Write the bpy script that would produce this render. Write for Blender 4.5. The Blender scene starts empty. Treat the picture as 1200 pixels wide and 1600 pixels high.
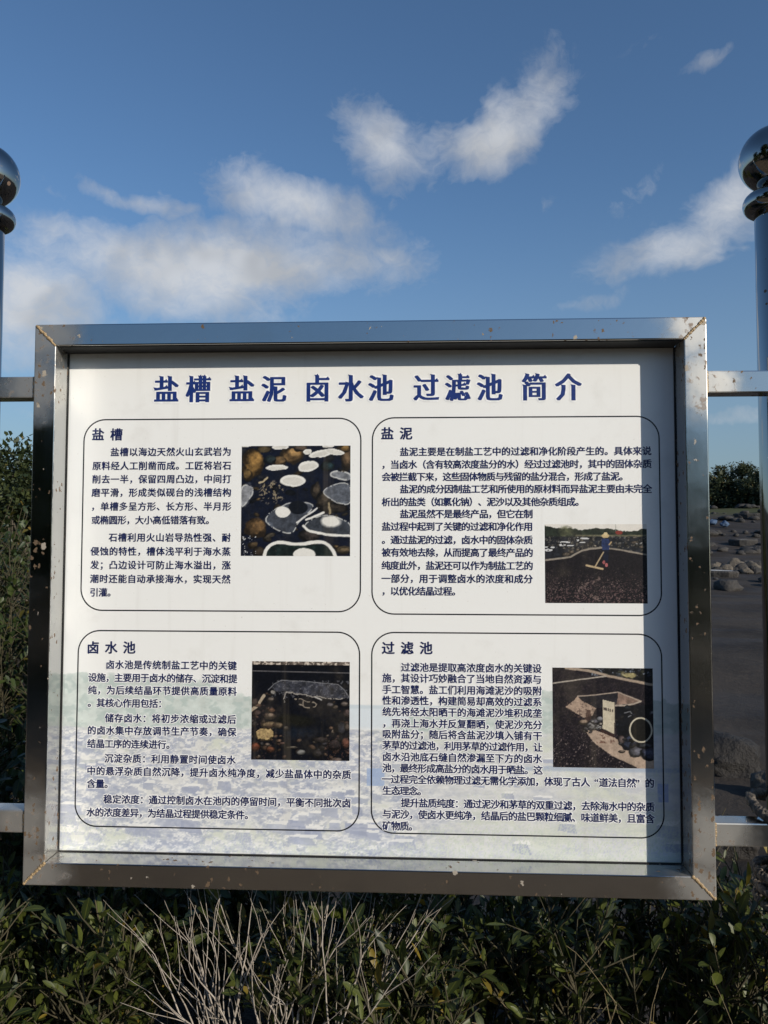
import bpy, bmesh, math, random
import numpy as np
from mathutils import Vector, Matrix, noise as mnoise

random.seed(7)
rng = np.random.default_rng(7)
sc = bpy.context.scene
col = sc.collection
R = math.radians

# ------------------------------------------------------------------ camera, sky, sun, exposure
# "fence space": X along the fence, Y away from the viewer, Z up along the (slightly leaning) posts
CAM_F = Vector((0.12382, -1.68683, 0.11865))
CAM_W = Vector((0.12382, -1.68683, 1.55))
LEAN = R(2.2)                                             # the fence leans back a little
LEAN_M = Matrix.Rotation(-LEAN, 4, 'X')
FENCE = Matrix.Translation(CAM_W) @ LEAN_M @ Matrix.Translation(-CAM_F)
PITCH, YAW, ROLL = 0.04646, 0.04644, -0.00188
FOCAL = 1200.0                                            # pixels of the 1200 x 1600 photograph

cam_data = bpy.data.cameras.new('camera')
cam = bpy.data.objects.new('camera', cam_data)
col.objects.link(cam)
cam_data.sensor_fit = 'VERTICAL'
cam_data.sensor_height = 24.0
cam_data.lens = FOCAL / 1600 * 24.0
cam_data.clip_start = 0.05
cam_data.clip_end = 3000
CAM_ROT = (Matrix.Rotation(YAW, 4, 'Z') @ Matrix.Rotation(PITCH, 4, 'X') @ Matrix.Rotation(ROLL, 4, 'Y'))
cam.matrix_world = Matrix.Translation(CAM_W) @ LEAN_M @ CAM_ROT @ Matrix.Rotation(R(90), 4, 'X')
sc.camera = cam
VIEW = LEAN_M @ CAM_ROT


def ray(px, py):
    return (VIEW.to_3x3() @ Vector(((px - 600) / FOCAL, 1.0, (800 - py) / FOCAL)))


def at(px, py, Y):
    d = ray(px, py)
    return CAM_W + d * ((Y - CAM_W.y) / d.y)


def un(px, py, Y):                                        # the same in fence space
    d = CAM_ROT.to_3x3() @ Vector(((px - 600) / FOCAL, 1.0, (800 - py) / FOCAL))
    return CAM_F + d * ((Y - CAM_F.y) / d.y)


def project(p):
    d = VIEW.to_3x3().transposed() @ (Vector(p) - CAM_W)
    if d.y < 0.05:
        return None
    return 600 + FOCAL * d.x / d.y, 800 - FOCAL * d.z / d.y, d.y


SUN = (LEAN_M.to_3x3() @ Vector((1.19, -1.0, 0.60))).normalized()      # towards the sun
SUN_EL = math.asin(SUN.z)
SUN_AZ = math.atan2(SUN.x, SUN.y)
sun_data = bpy.data.lights.new('sun', 'SUN')
sun_data.energy = 3.95
sun_data.angle = R(0.53)
sun_data.color = (1.0, 0.92, 0.80)
sun = bpy.data.objects.new('sun', sun_data)
sun.rotation_euler = SUN.to_track_quat('Z', 'Y').to_euler()
sun.location = (6, -6, 8)
col.objects.link(sun)

sc.view_settings.view_transform = 'Standard'
sc.view_settings.look = 'None'
sc.view_settings.exposure = 0.0
sc.view_settings.gamma = 1.0
sc.view_settings.use_curve_mapping = False
sc.cycles.blur_glossy = 0.15

world = bpy.data.worlds.new('World')
sc.world = world
world.use_nodes = True


class NT:
    """small helper for building node trees"""
    def __init__(self, tree):
        self.t = tree
        self.n = tree.nodes

    def node(self, kind, **kw):
        nd = self.n.new(kind)
        for k, v in kw.items():
            setattr(nd, k, v)
        return nd

    def put(self, sock, v):
        if isinstance(v, bpy.types.NodeSocket):
            self.t.links.new(v, sock)
        elif v is not None:
            sock.default_value = v

    def math(self, op, a, b=None, c=None, clamp=False):
        nd = self.node('ShaderNodeMath', operation=op, use_clamp=clamp)
        for i, v in enumerate((a, b, c)):
            if v is not None:
                self.put(nd.inputs[i], v)
        return nd.outputs[0]

    def vmath(self, op, a, b=None, scale=None):
        nd = self.node('ShaderNodeVectorMath', operation=op)
        self.put(nd.inputs[0], a)
        if b is not None:
            self.put(nd.inputs[1], b)
        if scale is not None:
            self.put(nd.inputs['Scale'], scale)
        return nd.outputs['Value'] if op in ('DOT_PRODUCT', 'LENGTH', 'DISTANCE') else nd.outputs[0]

    def noise(self, vec, scale, detail=4, rough=0.55, color=False, dist=0.0):
        nd = self.node('ShaderNodeTexNoise')
        self.put(nd.inputs['Vector'], vec)
        nd.inputs['Scale'].default_value = scale
        nd.inputs['Detail'].default_value = detail
        nd.inputs['Roughness'].default_value = rough
        nd.inputs['Distortion'].default_value = dist
        return nd.outputs['Color'] if color else nd.outputs['Fac']

    def ramp(self, v, lo, hi, a=0.0, b=1.0, smooth=True):
        nd = self.node('ShaderNodeMapRange')
        nd.interpolation_type = 'SMOOTHSTEP' if smooth else 'LINEAR'
        for i, x in enumerate((v, lo, hi, a, b)):
            self.put(nd.inputs[i], x)
        return nd.outputs[0]

    def mix(self, f, a, b):
        nd = self.node('ShaderNodeMix', data_type='RGBA')
        self.put(nd.inputs[0], f)
        self.put(nd.inputs[6], a if isinstance(a, bpy.types.NodeSocket) else (*a[:3], 1))
        self.put(nd.inputs[7], b if isinstance(b, bpy.types.NodeSocket) else (*b[:3], 1))
        return nd.outputs[2]


def build_world():
    w = NT(world.node_tree)
    bg = world.node_tree.nodes['Background']
    sky = w.node('ShaderNodeTexSky')
    sky.sky_type = 'NISHITA'
    sky.sun_disc = False
    sky.sun_elevation = SUN_EL
    sky.sun_rotation = SUN_AZ
    sky.air_density = 1.0
    sky.dust_density = 0.7
    sky.ozone_density = 2.0
    co = w.node('ShaderNodeTexCoord').outputs['Generated']
    v = w.vmath('NORMALIZE', co)
    # direction as azimuth and elevation, warped into wisps, the same all over the sky
    sep = w.node('ShaderNodeSeparateXYZ')
    w.put(sep.inputs[0], v)
    ae = w.node('ShaderNodeCombineXYZ')
    w.put(ae.inputs[0], w.math('ARCTAN2', sep.outputs[0], sep.outputs[1]))
    w.put(ae.inputs[1], w.math('ARCSINE', sep.outputs[2]))
    warp = w.vmath('SUBTRACT', w.noise(v, 9.0, 4, 0.62, color=True), (0.5, 0.5, 0.5))
    vw = w.vmath('ADD', v, w.vmath('SCALE', warp, scale=0.12))
    aew = w.vmath('ADD', ae.outputs[0], w.vmath('SCALE', warp, scale=0.085))
    # clouds: (px, py, rx, ry, angle, strength)
    blobs = [
        (330, 425, 310, 66, 2, 1.15), (455, 318, 145, 52, -14, 1.05), (215, 300, 100, 22, -8, 0.8), (330, 360, 150, 40, 8, .6),
        (50, 465, 130, 80, 0, 1.1), (470, 395, 150, 75, 0, .75), (605, 395, 55, 22, -10, 0.7),
        (615, 235, 85, 62, -25, 0.95), (775, 205, 115, 55, 25, 1.0), (850, 120, 70, 55, 30, 0.38),
        (1122, 108, 42, 24, 20, 0.6), (1030, 55, 60, 18, 20, 0.22), (1085, 372, 160, 42, 12, 0.72),
        (1150, 325, 90, 45, 15, 0.8), (985, 300, 75, 25, 20, 0.3), (715, 430, 40, 25, 0, 0.3),
        (840, 325, 40, 25, 0, .25), (930, 472, 70, 16, 8, .35), (60, 285, 50, 22, -20, .3),
        (60, 540, 190, 30, 0, .5), (50, 640, 60, 22, -10, .35), (1160, 600, 90, 18, 5, .35),
        (1150, 655, 70, 14, 0, .45), (695, 225, 90, 40, 5, .6),
        (-260, 420, 260, 70, 5, .8), (1420, 300, 200, 60, 10, .7), (1700, 480, 260, 60, 0, .7),
        (-600, 520, 260, 60, 0, .8), (300, -300, 220, 70, 20, .5), (1100, -350, 250, 80, -10, .5),
    ]
    total = None
    for px, py, rx, ry, ang, s in blobs:
        c = ray(px, py).normalized()
        k = math.cos(math.atan2(math.hypot(px - 600, py - 800), FOCAL)) ** 1.5 / FOCAL
        mp = w.node('ShaderNodeMapping', vector_type='TEXTURE')
        mp.inputs['Location'].default_value = (math.atan2(c.x, c.y), math.asin(c.z), 0)
        mp.inputs['Rotation'].default_value = (0, 0, R(ang))
        mp.inputs['Scale'].default_value = (rx * k / math.sqrt(1 - c.z ** 2) * 1.22, ry * k * 1.22, 1000)
        w.put(mp.inputs['Vector'], aew)
        d = w.vmath('LENGTH', mp.outputs[0])
        m = w.ramp(d, 1.45, 0.0, 0.0, s)
        total = m if total is None else w.math('MAXIMUM', total, m)
    # fair-weather clouds over the rest of the sky (behind and beside the viewer)
    zz = w.math('MAXIMUM', sep.outputs[2], 0.06)
    flat = w.node('ShaderNodeCombineXYZ')
    w.put(flat.inputs[0], w.math('DIVIDE', sep.outputs[0], zz))
    w.put(flat.inputs[1], w.math('DIVIDE', sep.outputs[1], zz))
    other = w.noise(flat.outputs[0], 0.75, 4, 0.58)
    other = w.ramp(other, 0.54, 0.72, 0, 0.7)
    other = w.math('MULTIPLY', other, w.ramp(sep.outputs[1], 0.25, -0.15))
    other = w.math('MULTIPLY', other, w.ramp(sep.outputs[2], 0.02, 0.2))
    total = w.math('MAXIMUM', total, other)
    nn = w.noise(w.vmath('MULTIPLY', vw, (1, 1, 1.7)), 8.0, 9, 0.66)
    eroded = w.math('ADD', total, w.math('MULTIPLY', w.math('SUBTRACT', nn, 0.5), 1.7))
    dens = w.ramp(eroded, 0.22, 1.15, 0.0, 0.90, smooth=False)
    dens = w.math('MULTIPLY', dens, w.ramp(total, 0.02, 0.30))
    shade = w.ramp(w.noise(v, 12.0, 2, 0.55), 0.35, 0.65, 0.80, 1.10)
    skyc = w.node('ShaderNodeMix', data_type='RGBA', blend_type='MULTIPLY')
    skyc.inputs[0].default_value = 1
    w.put(skyc.inputs[6], sky.outputs[0])
    skyc.inputs[7].default_value = (SKY_TINT[0], SKY_TINT[1], SKY_TINT[2], 1)
    cl = w.vmath('SCALE', CLOUD, scale=shade)
    haze = w.ramp(sep.outputs[2], .42, -.05, 0.0, .70)
    out = w.mix(dens, w.mix(haze, skyc.outputs[2], (2.15, 2.9, 3.8)), cl)
    w.put(bg.inputs['Color'], out)
    bg.inputs['Strength'].default_value = 0.10
    world.cycles.sampling_method = 'MANUAL'
    world.cycles.sample_map_resolution = 512


SKY_TINT = (.76, .96, 1.13)
CLOUD = (5.7, 5.9, 6.2)
build_world()


# ------------------------------------------------------------------ materials
def material(name):
    m = bpy.data.materials.new(name)
    m.use_nodes = True
    t = NT(m.node_tree)
    return m, t, m.node_tree.nodes['Principled BSDF']


def coords(t, kind='Object'):
    return t.node('ShaderNodeTexCoord').outputs[kind]


def bump(t, bsdf, h, strength, dist):
    b = t.node('ShaderNodeBump')
    b.inputs['Strength'].default_value = strength
    b.inputs['Distance'].default_value = dist
    t.put(b.inputs['Height'], h)
    t.put(bsdf.inputs['Normal'], b.outputs[0])


BW, BH, TUBE = 1.5, 1.2486, 0.0492                         # the board's outer size and its tube
XI, ZI = BW / 2 - TUBE, BH / 2 - TUBE
REC = 0.066                                               # how deep the panel sits
RAIL_Z = (0.482, -0.489)


def steel_material():
    m, t, b = material('stainless_steel')
    p = coords(t)
    b.inputs['Metallic'].default_value = 1.0
    # ground-down, dull patches round the welds
    weld = None
    spots = [(sx * (BW / 2 - .02), 0, sz * (BH / 2 - .02)) for sx in (-1, 1) for sz in (-1, 1)]
    spots += [(sx * (BW / 2 + .004), 0, z) for sx in (-1, 1) for z in RAIL_Z]
    wob = t.vmath('SCALE', t.vmath('SUBTRACT', t.noise(p, 14, 4, .6, color=True), (.5, .5, .5)), scale=.09)
    pw = t.vmath('ADD', p, wob)
    for s in spots:
        d = t.vmath('DISTANCE', pw, s)
        f = t.ramp(d, 0.115, 0.025)
        weld = f if weld is None else t.math('MAXIMUM', weld, f)
    # fine vertical/horizontal polishing streaks and broad dull patches
    st = t.noise(t.vmath('MULTIPLY', p, (90, 90, 4)), 1.0, 3, .5)
    broad = t.noise(p, 3.2, 5, .6)
    dull = t.math('MAXIMUM', t.math('MULTIPLY', weld, 0.9), t.ramp(broad, .50, .75, .05, .45))
    # pits, rust freckles and splashes, with ragged outlines
    rag = t.vmath('SCALE', t.vmath('SUBTRACT', t.noise(p, 150, 3, .7, color=True), (.5, .5, .5)), scale=.016)
    pr = t.vmath('MULTIPLY', t.vmath('ADD', p, rag), (1, 1, .7))
    vor = t.node('ShaderNodeTexVoronoi')
    t.put(vor.inputs['Vector'], pr)
    vor.inputs['Scale'].default_value = 110
    sepc = t.node('ShaderNodeSeparateColor')
    t.put(sepc.inputs[0], vor.outputs['Color'])
    field = t.ramp(t.noise(p, 5.0, 3, .6), .46, .62)
    size = t.math('MULTIPLY', t.ramp(sepc.outputs[0], .70, 1.0, 0, .42), t.math('ADD', field, .25))
    spot = t.math('LESS_THAN', vor.outputs['Distance'], size)
    vor2 = t.node('ShaderNodeTexVoronoi')
    t.put(vor2.inputs['Vector'], pr)
    vor2.inputs['Scale'].default_value = 48
    sep2 = t.node('ShaderNodeSeparateColor')
    t.put(sep2.inputs[0], vor2.outputs['Color'])
    size2 = t.math('MULTIPLY', t.ramp(sep2.outputs[1], .88, 1.0, 0, .22), t.math('ADD', field, .35))
    spot2 = t.math('LESS_THAN', vor2.outputs['Distance'], size2)
    rustf = t.math('MULTIPLY', t.ramp(t.noise(pw, 40, 5, .7), .55, .66), weld)
    colr = t.mix(dull, (.50, .505, .50), (.52, .50, .46))
    colr = t.mix(t.math('MULTIPLY', rustf, .75), colr, (.16, .085, .04))
    colr = t.mix(spot, colr, (.15, .10, .06))
    colr = t.mix(t.math('MULTIPLY', spot2, .7), colr, (.36, .29, .20))
    dirt = t.math('MAXIMUM', t.math('MAXIMUM', spot, spot2), t.math('MULTIPLY', rustf, .7))
    t.put(b.inputs['Base Color'], colr)
    t.put(b.inputs['Metallic'], t.math('SUBTRACT', t.math('SUBTRACT', 1.0, t.math('MULTIPLY', weld, .28)), t.math('MULTIPLY', dirt, .8)))
    ro = t.math('ADD', t.math('ADD', .06, t.math('MULTIPLY', dull, .34)), t.math('MULTIPLY', st, .06))
    t.put(b.inputs['Roughness'], t.math('MAXIMUM', ro, t.math('MULTIPLY', dirt, .75)))
    h = t.math('ADD', t.math('MULTIPLY', t.noise(p, 9, 3, .5), 1.0), t.math('MULTIPLY', dirt, .25))
    bump(t, b, h, .12, .004)
    return m


def chrome_material():
    m, t, b = material('polished_steel')
    p = coords(t)
    b.inputs['Metallic'].default_value = 1.0
    vor = t.node('ShaderNodeTexVoronoi')
    t.put(vor.inputs['Vector'], p)
    vor.inputs['Scale'].default_value = 60
    s = t.node('ShaderNodeSeparateColor')
    t.put(s.inputs[0], vor.outputs['Color'])
    spot = t.math('LESS_THAN', vor.outputs['Distance'], t.ramp(s.outputs[0], .86, 1, 0, .3))
    t.put(b.inputs['Base Color'], t.mix(spot, (.39, .385, .37), (.2, .13, .09)))
    t.put(b.inputs['Metallic'], t.math('SUBTRACT', 1, spot))
    t.put(b.inputs['Roughness'], t.math('ADD', t.math('MULTIPLY', spot, .6), t.ramp(t.noise(p, 20, 4), .4, .7, .035, .11)))
    bump(t, b, t.noise(p, 7, 2), .06, .004)
    return m


def print_material(name, rough=.34):
    m, t, b = material(name)
    a = t.node('ShaderNodeVertexColor', layer_name='ink')
    p = coords(t)
    drip = t.ramp(t.noise(t.vmath('MULTIPLY', p, (28, 28, 1.1)), 1.0, 5, .6), .56, .80, 0, .14)
    dirt = t.math('MAXIMUM', t.ramp(t.noise(p, 7, 6, .65), .55, .80, 0, .15), drip)
    fleck = t.ramp(t.noise(p, 130, 3, .6), .70, .76, 0, .25)
    c = t.mix(t.math('MAXIMUM', dirt, fleck), a.outputs['Color'], (.30, .25, .18))
    t.put(b.inputs['Base Color'], c)
    b.inputs['Roughness'].default_value = rough
    b.inputs['Specular IOR Level'].default_value = .35
    bump(t, b, t.noise(p, 2.5, 2), .10, .01)
    return m


def flat_material(name, c, rough=.4):
    m, t, b = material(name)
    p = coords(t)
    t.put(b.inputs['Base Color'], t.mix(t.ramp(t.noise(p, 60, 4), .35, .7), c, tuple(min(1, x * 1.25 + .004) for x in c)))
    b.inputs['Roughness'].default_value = rough
    b.inputs['Specular IOR Level'].default_value = .35
    return m


def leaf_material(name, dark, light, rough=.48):
    m, t, b = material(name)
    a = t.node('ShaderNodeVertexColor', layer_name='tint')
    s = t.node('ShaderNodeSeparateColor')
    t.put(s.inputs[0], a.outputs['Color'])
    rnd = t.node('ShaderNodeObjectInfo').outputs['Random']
    f = t.math('FRACT', t.math('ADD', s.outputs[0], rnd))
    vein = t.ramp(s.outputs[1], .0, .16, .5, 0)
    c = t.mix(t.math('POWER', f, 1.6), dark, light)
    c = t.mix(t.math('GREATER_THAN', f, .965), c, (light[0] * 1.9, light[1] * 1.15, light[2] * .8))
    c = t.mix(vein, c, (light[0] * 1.5, light[1] * 1.4, light[2] * 1.3))
    t.put(b.inputs['Base Color'], c)
    b.inputs['Roughness'].default_value = rough
    tr = t.node('ShaderNodeBsdfTranslucent')
    t.put(tr.inputs['Color'], c)
    mx = t.node('ShaderNodeMixShader')
    mx.inputs[0].default_value = .22
    t.put(mx.inputs[1], b.outputs[0])
    t.put(mx.inputs[2], tr.outputs[0])
    out = m.node_tree.nodes['Material Output']
    t.put(out.inputs['Surface'], mx.outputs[0])
    return m


def bark_material(name, a, c, scale=40):
    m, t, b = material(name)
    p = coords(t)
    n = t.noise(t.vmath('MULTIPLY', p, (1, 1, .3)), scale, 5, .65)
    t.put(b.inputs['Base Color'], t.mix(t.ramp(n, .3, .7), a, c))
    b.inputs['Roughness'].default_value = .85
    bump(t, b, n, .5, .004)
    return m


def rock_material(name, a, c, pale=(.30, .28, .24), pale_amt=.35):
    m, t, b = material(name)
    p = coords(t)
    n = t.noise(p, 2.2, 6, .6)
    n2 = t.noise(p, 14, 6, .65)
    cc = t.mix(t.ramp(n, .3, .7), a, c)
    rnd = t.node('ShaderNodeObjectInfo').outputs['Random']
    cc = t.mix(t.math('MULTIPLY', t.ramp(n2, .55, .75), pale_amt), cc, pale)
    cc = t.mix(t.math('MULTIPLY', rnd, .12), cc, (.16, .12, .085))
    t.put(b.inputs['Base Color'], cc)
    b.inputs['Roughness'].default_value = .8
    bump(t, b, t.math('ADD', n, t.math('MULTIPLY', n2, .6)), 1.0, .10)
    return m


def ground_material():
    m, t, b = material('shore_ground')
    g = t.node('ShaderNodeNewGeometry').outputs['Position']
    s = t.node('ShaderNodeSeparateXYZ')
    t.put(s.inputs[0], g)
    n = t.noise(g, .55, 7, .6)
    n2 = t.noise(g, 9, 6, .65)
    fine = t.noise(g, 60, 4, .6)
    mud = t.mix(t.ramp(n, .35, .65), (.030, .025, .022), (.060, .050, .042))
    mud = t.mix(t.ramp(n2, .5, .75, 0, .6), mud, (.085, .068, .052))
    soil = t.mix(t.ramp(n2, .3, .7), (.10, .072, .048), (.19, .145, .10))
    soil = t.mix(t.ramp(fine, .55, .7, 0, .5), soil, (.26, .21, .15))
    edge = t.math('ADD', s.outputs[1], t.math('MULTIPLY', t.math('SUBTRACT', n2, .5), .9))
    c = t.mix(t.ramp(edge, -.35, .35), soil, mud)
    grass = t.mix(n2, (.05, .06, .022), (.09, .09, .04))
    c = t.mix(t.math('MULTIPLY', t.ramp(edge, 50, 58), t.ramp(n, .3, .5)), c, grass)
    t.put(b.inputs['Base Color'], c)
    wet = t.ramp(t.noise(t.vmath('MULTIPLY', g, (.5, 1.6, 1)), .5, 4, .5), .45, .6, .95, .7)
    t.put(b.inputs['Roughness'], wet)
    b.inputs['Specular IOR Level'].default_value = .2
    bump(t, b, t.math('ADD', n2, t.math('MULTIPLY', fine, .3)), .6, .03)
    return m


M = {
    'steel': steel_material(), 'chrome': chrome_material(),
    'panel': print_material('printed_panel'), 'photo': print_material('printed_picture', .40),
    'navy': flat_material('navy_ink', (.007, .014, .075)), 'black': flat_material('black_ink', (.006, .007, .012)),
    'halo': flat_material('white_ink', (.83, .83, .82)), 'title': flat_material('blue_ink', (.010, .030, .16)),
    'weld': flat_material('weld_metal', (.34, .24, .13), .42),
    'sealant_and_shade': flat_material('dark_sealant_and_shade', (.02, .02, .02), .6),
    'leaf': leaf_material('shrub_leaf', (.014, .026, .007), (.110, .130, .024)),
    'leaf_round': leaf_material('bush_leaf', (.020, .038, .012), (.065, .088, .020)),
    'leaf_tree': leaf_material('tree_leaf', (.025, .040, .014), (.085, .10, .030), .55),
    'leaf_far': leaf_material('far_leaf', (.030, .045, .020), (.075, .085, .035), .6),
    'stem': bark_material('green_brown_stem', (.035, .032, .016), (.085, .07, .036)),
    'dead': bark_material('bleached_twig', (.26, .22, .18), (.48, .42, .35), 60),
    'bark': bark_material('tree_bark', (.05, .04, .03), (.12, .10, .075), 12),
    'rock': rock_material('basalt', (.018, .018, .019), (.060, .053, .047), (.20, .18, .15), .25),
    'shaded_rock': rock_material('shaded_basalt', (.009, .009, .010), (.030, .027, .025), (.09, .08, .07), .2),  # darker basalt: the near boulder's shaded side put into the colour
    'rock_tan': rock_material('weathered_basalt', (.07, .06, .048), (.17, .14, .105)),
    'salt': rock_material('salt_crust', (.45, .44, .42), (.62, .60, .57), (.7, .7, .68)),
    'blue': flat_material('blue_sheeting', (.05, .085, .15), .7),
    'ground': ground_material(),
    'rope': bark_material('weathered_rope', (.05, .042, .035), (.20, .165, .13), 90),
    'dry': bark_material('dry_grass', (.16, .12, .06), (.30, .24, .14), 60),
    'petal': flat_material('white_petal', (.62, .60, .58), .6),
}


# ------------------------------------------------------------------ mesh helpers
def link(name, me, mat=None, parent=None):
    if mat is not None and not me.materials:
        me.materials.append(mat)
    o = bpy.data.objects.new(name, me)
    col.objects.link(o)
    if parent is not None:
        o.parent = parent
    return o


def pydata(name, v, f, smooth=False):
    me = bpy.data.meshes.new(name)
    me.from_pydata([tuple(x) for x in v], [], f)
    if smooth:
        me.shade_smooth()
    me.update()
    return me


def empty(name, mat=None):
    o = bpy.data.objects.new(name, None)
    o.empty_display_size = .1
    col.objects.link(o)
    if mat is not None:
        o.matrix_world = mat
    return o


def tag(o, label=None, cat=None, group=None, kind=None):
    for k, v in (('label', label), ('category', cat), ('group', group), ('kind', kind)):
        if v:
            o[k] = v
    return o


def box_bm(bm, lo, hi):
    vs = [bm.verts.new((x, y, z)) for x in (lo[0], hi[0]) for y in (lo[1], hi[1]) for z in (lo[2], hi[2])]
    for f in ((0, 1, 3, 2), (4, 6, 7, 5), (0, 4, 5, 1), (2, 3, 7, 6), (0, 2, 6, 4), (1, 5, 7, 3)):
        bm.faces.new([vs[i] for i in f])
    return vs


def bm_mesh(name, bm, bev=0, seg=2, smooth=False):
    bmesh.ops.recalc_face_normals(bm, faces=bm.faces)
    if bev:
        bmesh.ops.bevel(bm, geom=list(bm.edges), offset=bev, segments=seg, affect='EDGES', profile=.6)
    me = bpy.data.meshes.new(name)
    bm.to_mesh(me)
    bm.free()
    if smooth:
        me.shade_smooth()
    return me


def lathe(name, prof, n=40):
    v, f = [], []
    for r, z in prof:
        for k in range(n):
            a = 2 * math.pi * k / n
            v.append((r * math.cos(a), r * math.sin(a), z))
    for i in range(len(prof) - 1):
        for k in range(n):
            k2 = (k + 1) % n
            f.append((i * n + k, i * n + k2, (i + 1) * n + k2, (i + 1) * n + k))
    f.append(tuple(range(n - 1, -1, -1)))
    f.append(tuple((len(prof) - 1) * n + k for k in range(n)))
    return pydata(name, v, f, True)


class Tubes:
    """collects tapered tubes along paths into one mesh"""
    def __init__(self, sides=5):
        self.v, self.f, self.s = [], [], sides

    def add(self, pts, radii):
        n = self.s
        pts = [Vector(p) for p in pts]
        base = len(self.v)
        for i, p in enumerate(pts):
            d = (pts[min(i + 1, len(pts) - 1)] - pts[max(i - 1, 0)])
            d = d.normalized() if d.length > 1e-9 else Vector((0, 0, 1))
            a = d.cross(Vector((0.31, 0.9, 0.17))).normalized()
            b = d.cross(a)
            for k in range(n):
                t = 2 * math.pi * k / n
                self.v.append(tuple(p + (a * math.cos(t) + b * math.sin(t)) * radii[i]))
        for i in range(len(pts) - 1):
            for k in range(n):
                k2 = (k + 1) % n
                self.f.append((base + i * n + k, base + i * n + k2, base + (i + 1) * n + k2, base + (i + 1) * n + k))
        self.f.append(tuple(base + (len(pts) - 1) * n + k for k in range(n)))

    def mesh(self, name):
        return pydata(name, self.v, self.f, True)


# ------------------------------------------------------------------ painted prints (ink colours per vertex)
def fbm(shape, scale, seed, octaves=5, gain=.55, aspect=1.0):
    """fractal value noise in 0..1, `scale` cells across the shorter axis"""
    r = np.random.default_rng(seed)
    h, w = shape
    out = np.zeros(shape)
    amp, tot = 1.0, 0.0
    cell = min(h, w) / scale
    for _ in range(octaves):
        gy, gx = int(h / cell) + 3, int(w / (cell * aspect)) + 3
        g = r.random((gy, gx))
        y = np.arange(h) / cell
        x = np.arange(w) / (cell * aspect)
        y0, x0 = y.astype(int), x.astype(int)
        fy, fx = y - y0, x - x0
        fy, fx = fy * fy * (3 - 2 * fy), fx * fx * (3 - 2 * fx)
        a = g[np.ix_(y0, x0)] * (1 - fx) + g[np.ix_(y0, x0 + 1)] * fx
        b = g[np.ix_(y0 + 1, x0)] * (1 - fx) + g[np.ix_(y0 + 1, x0 + 1)] * fx
        out += amp * (a * (1 - fy)[:, None] + b * fy[:, None])
        tot += amp
        amp *= gain
        cell = max(cell / 2, 1.01)
    return out / tot


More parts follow.
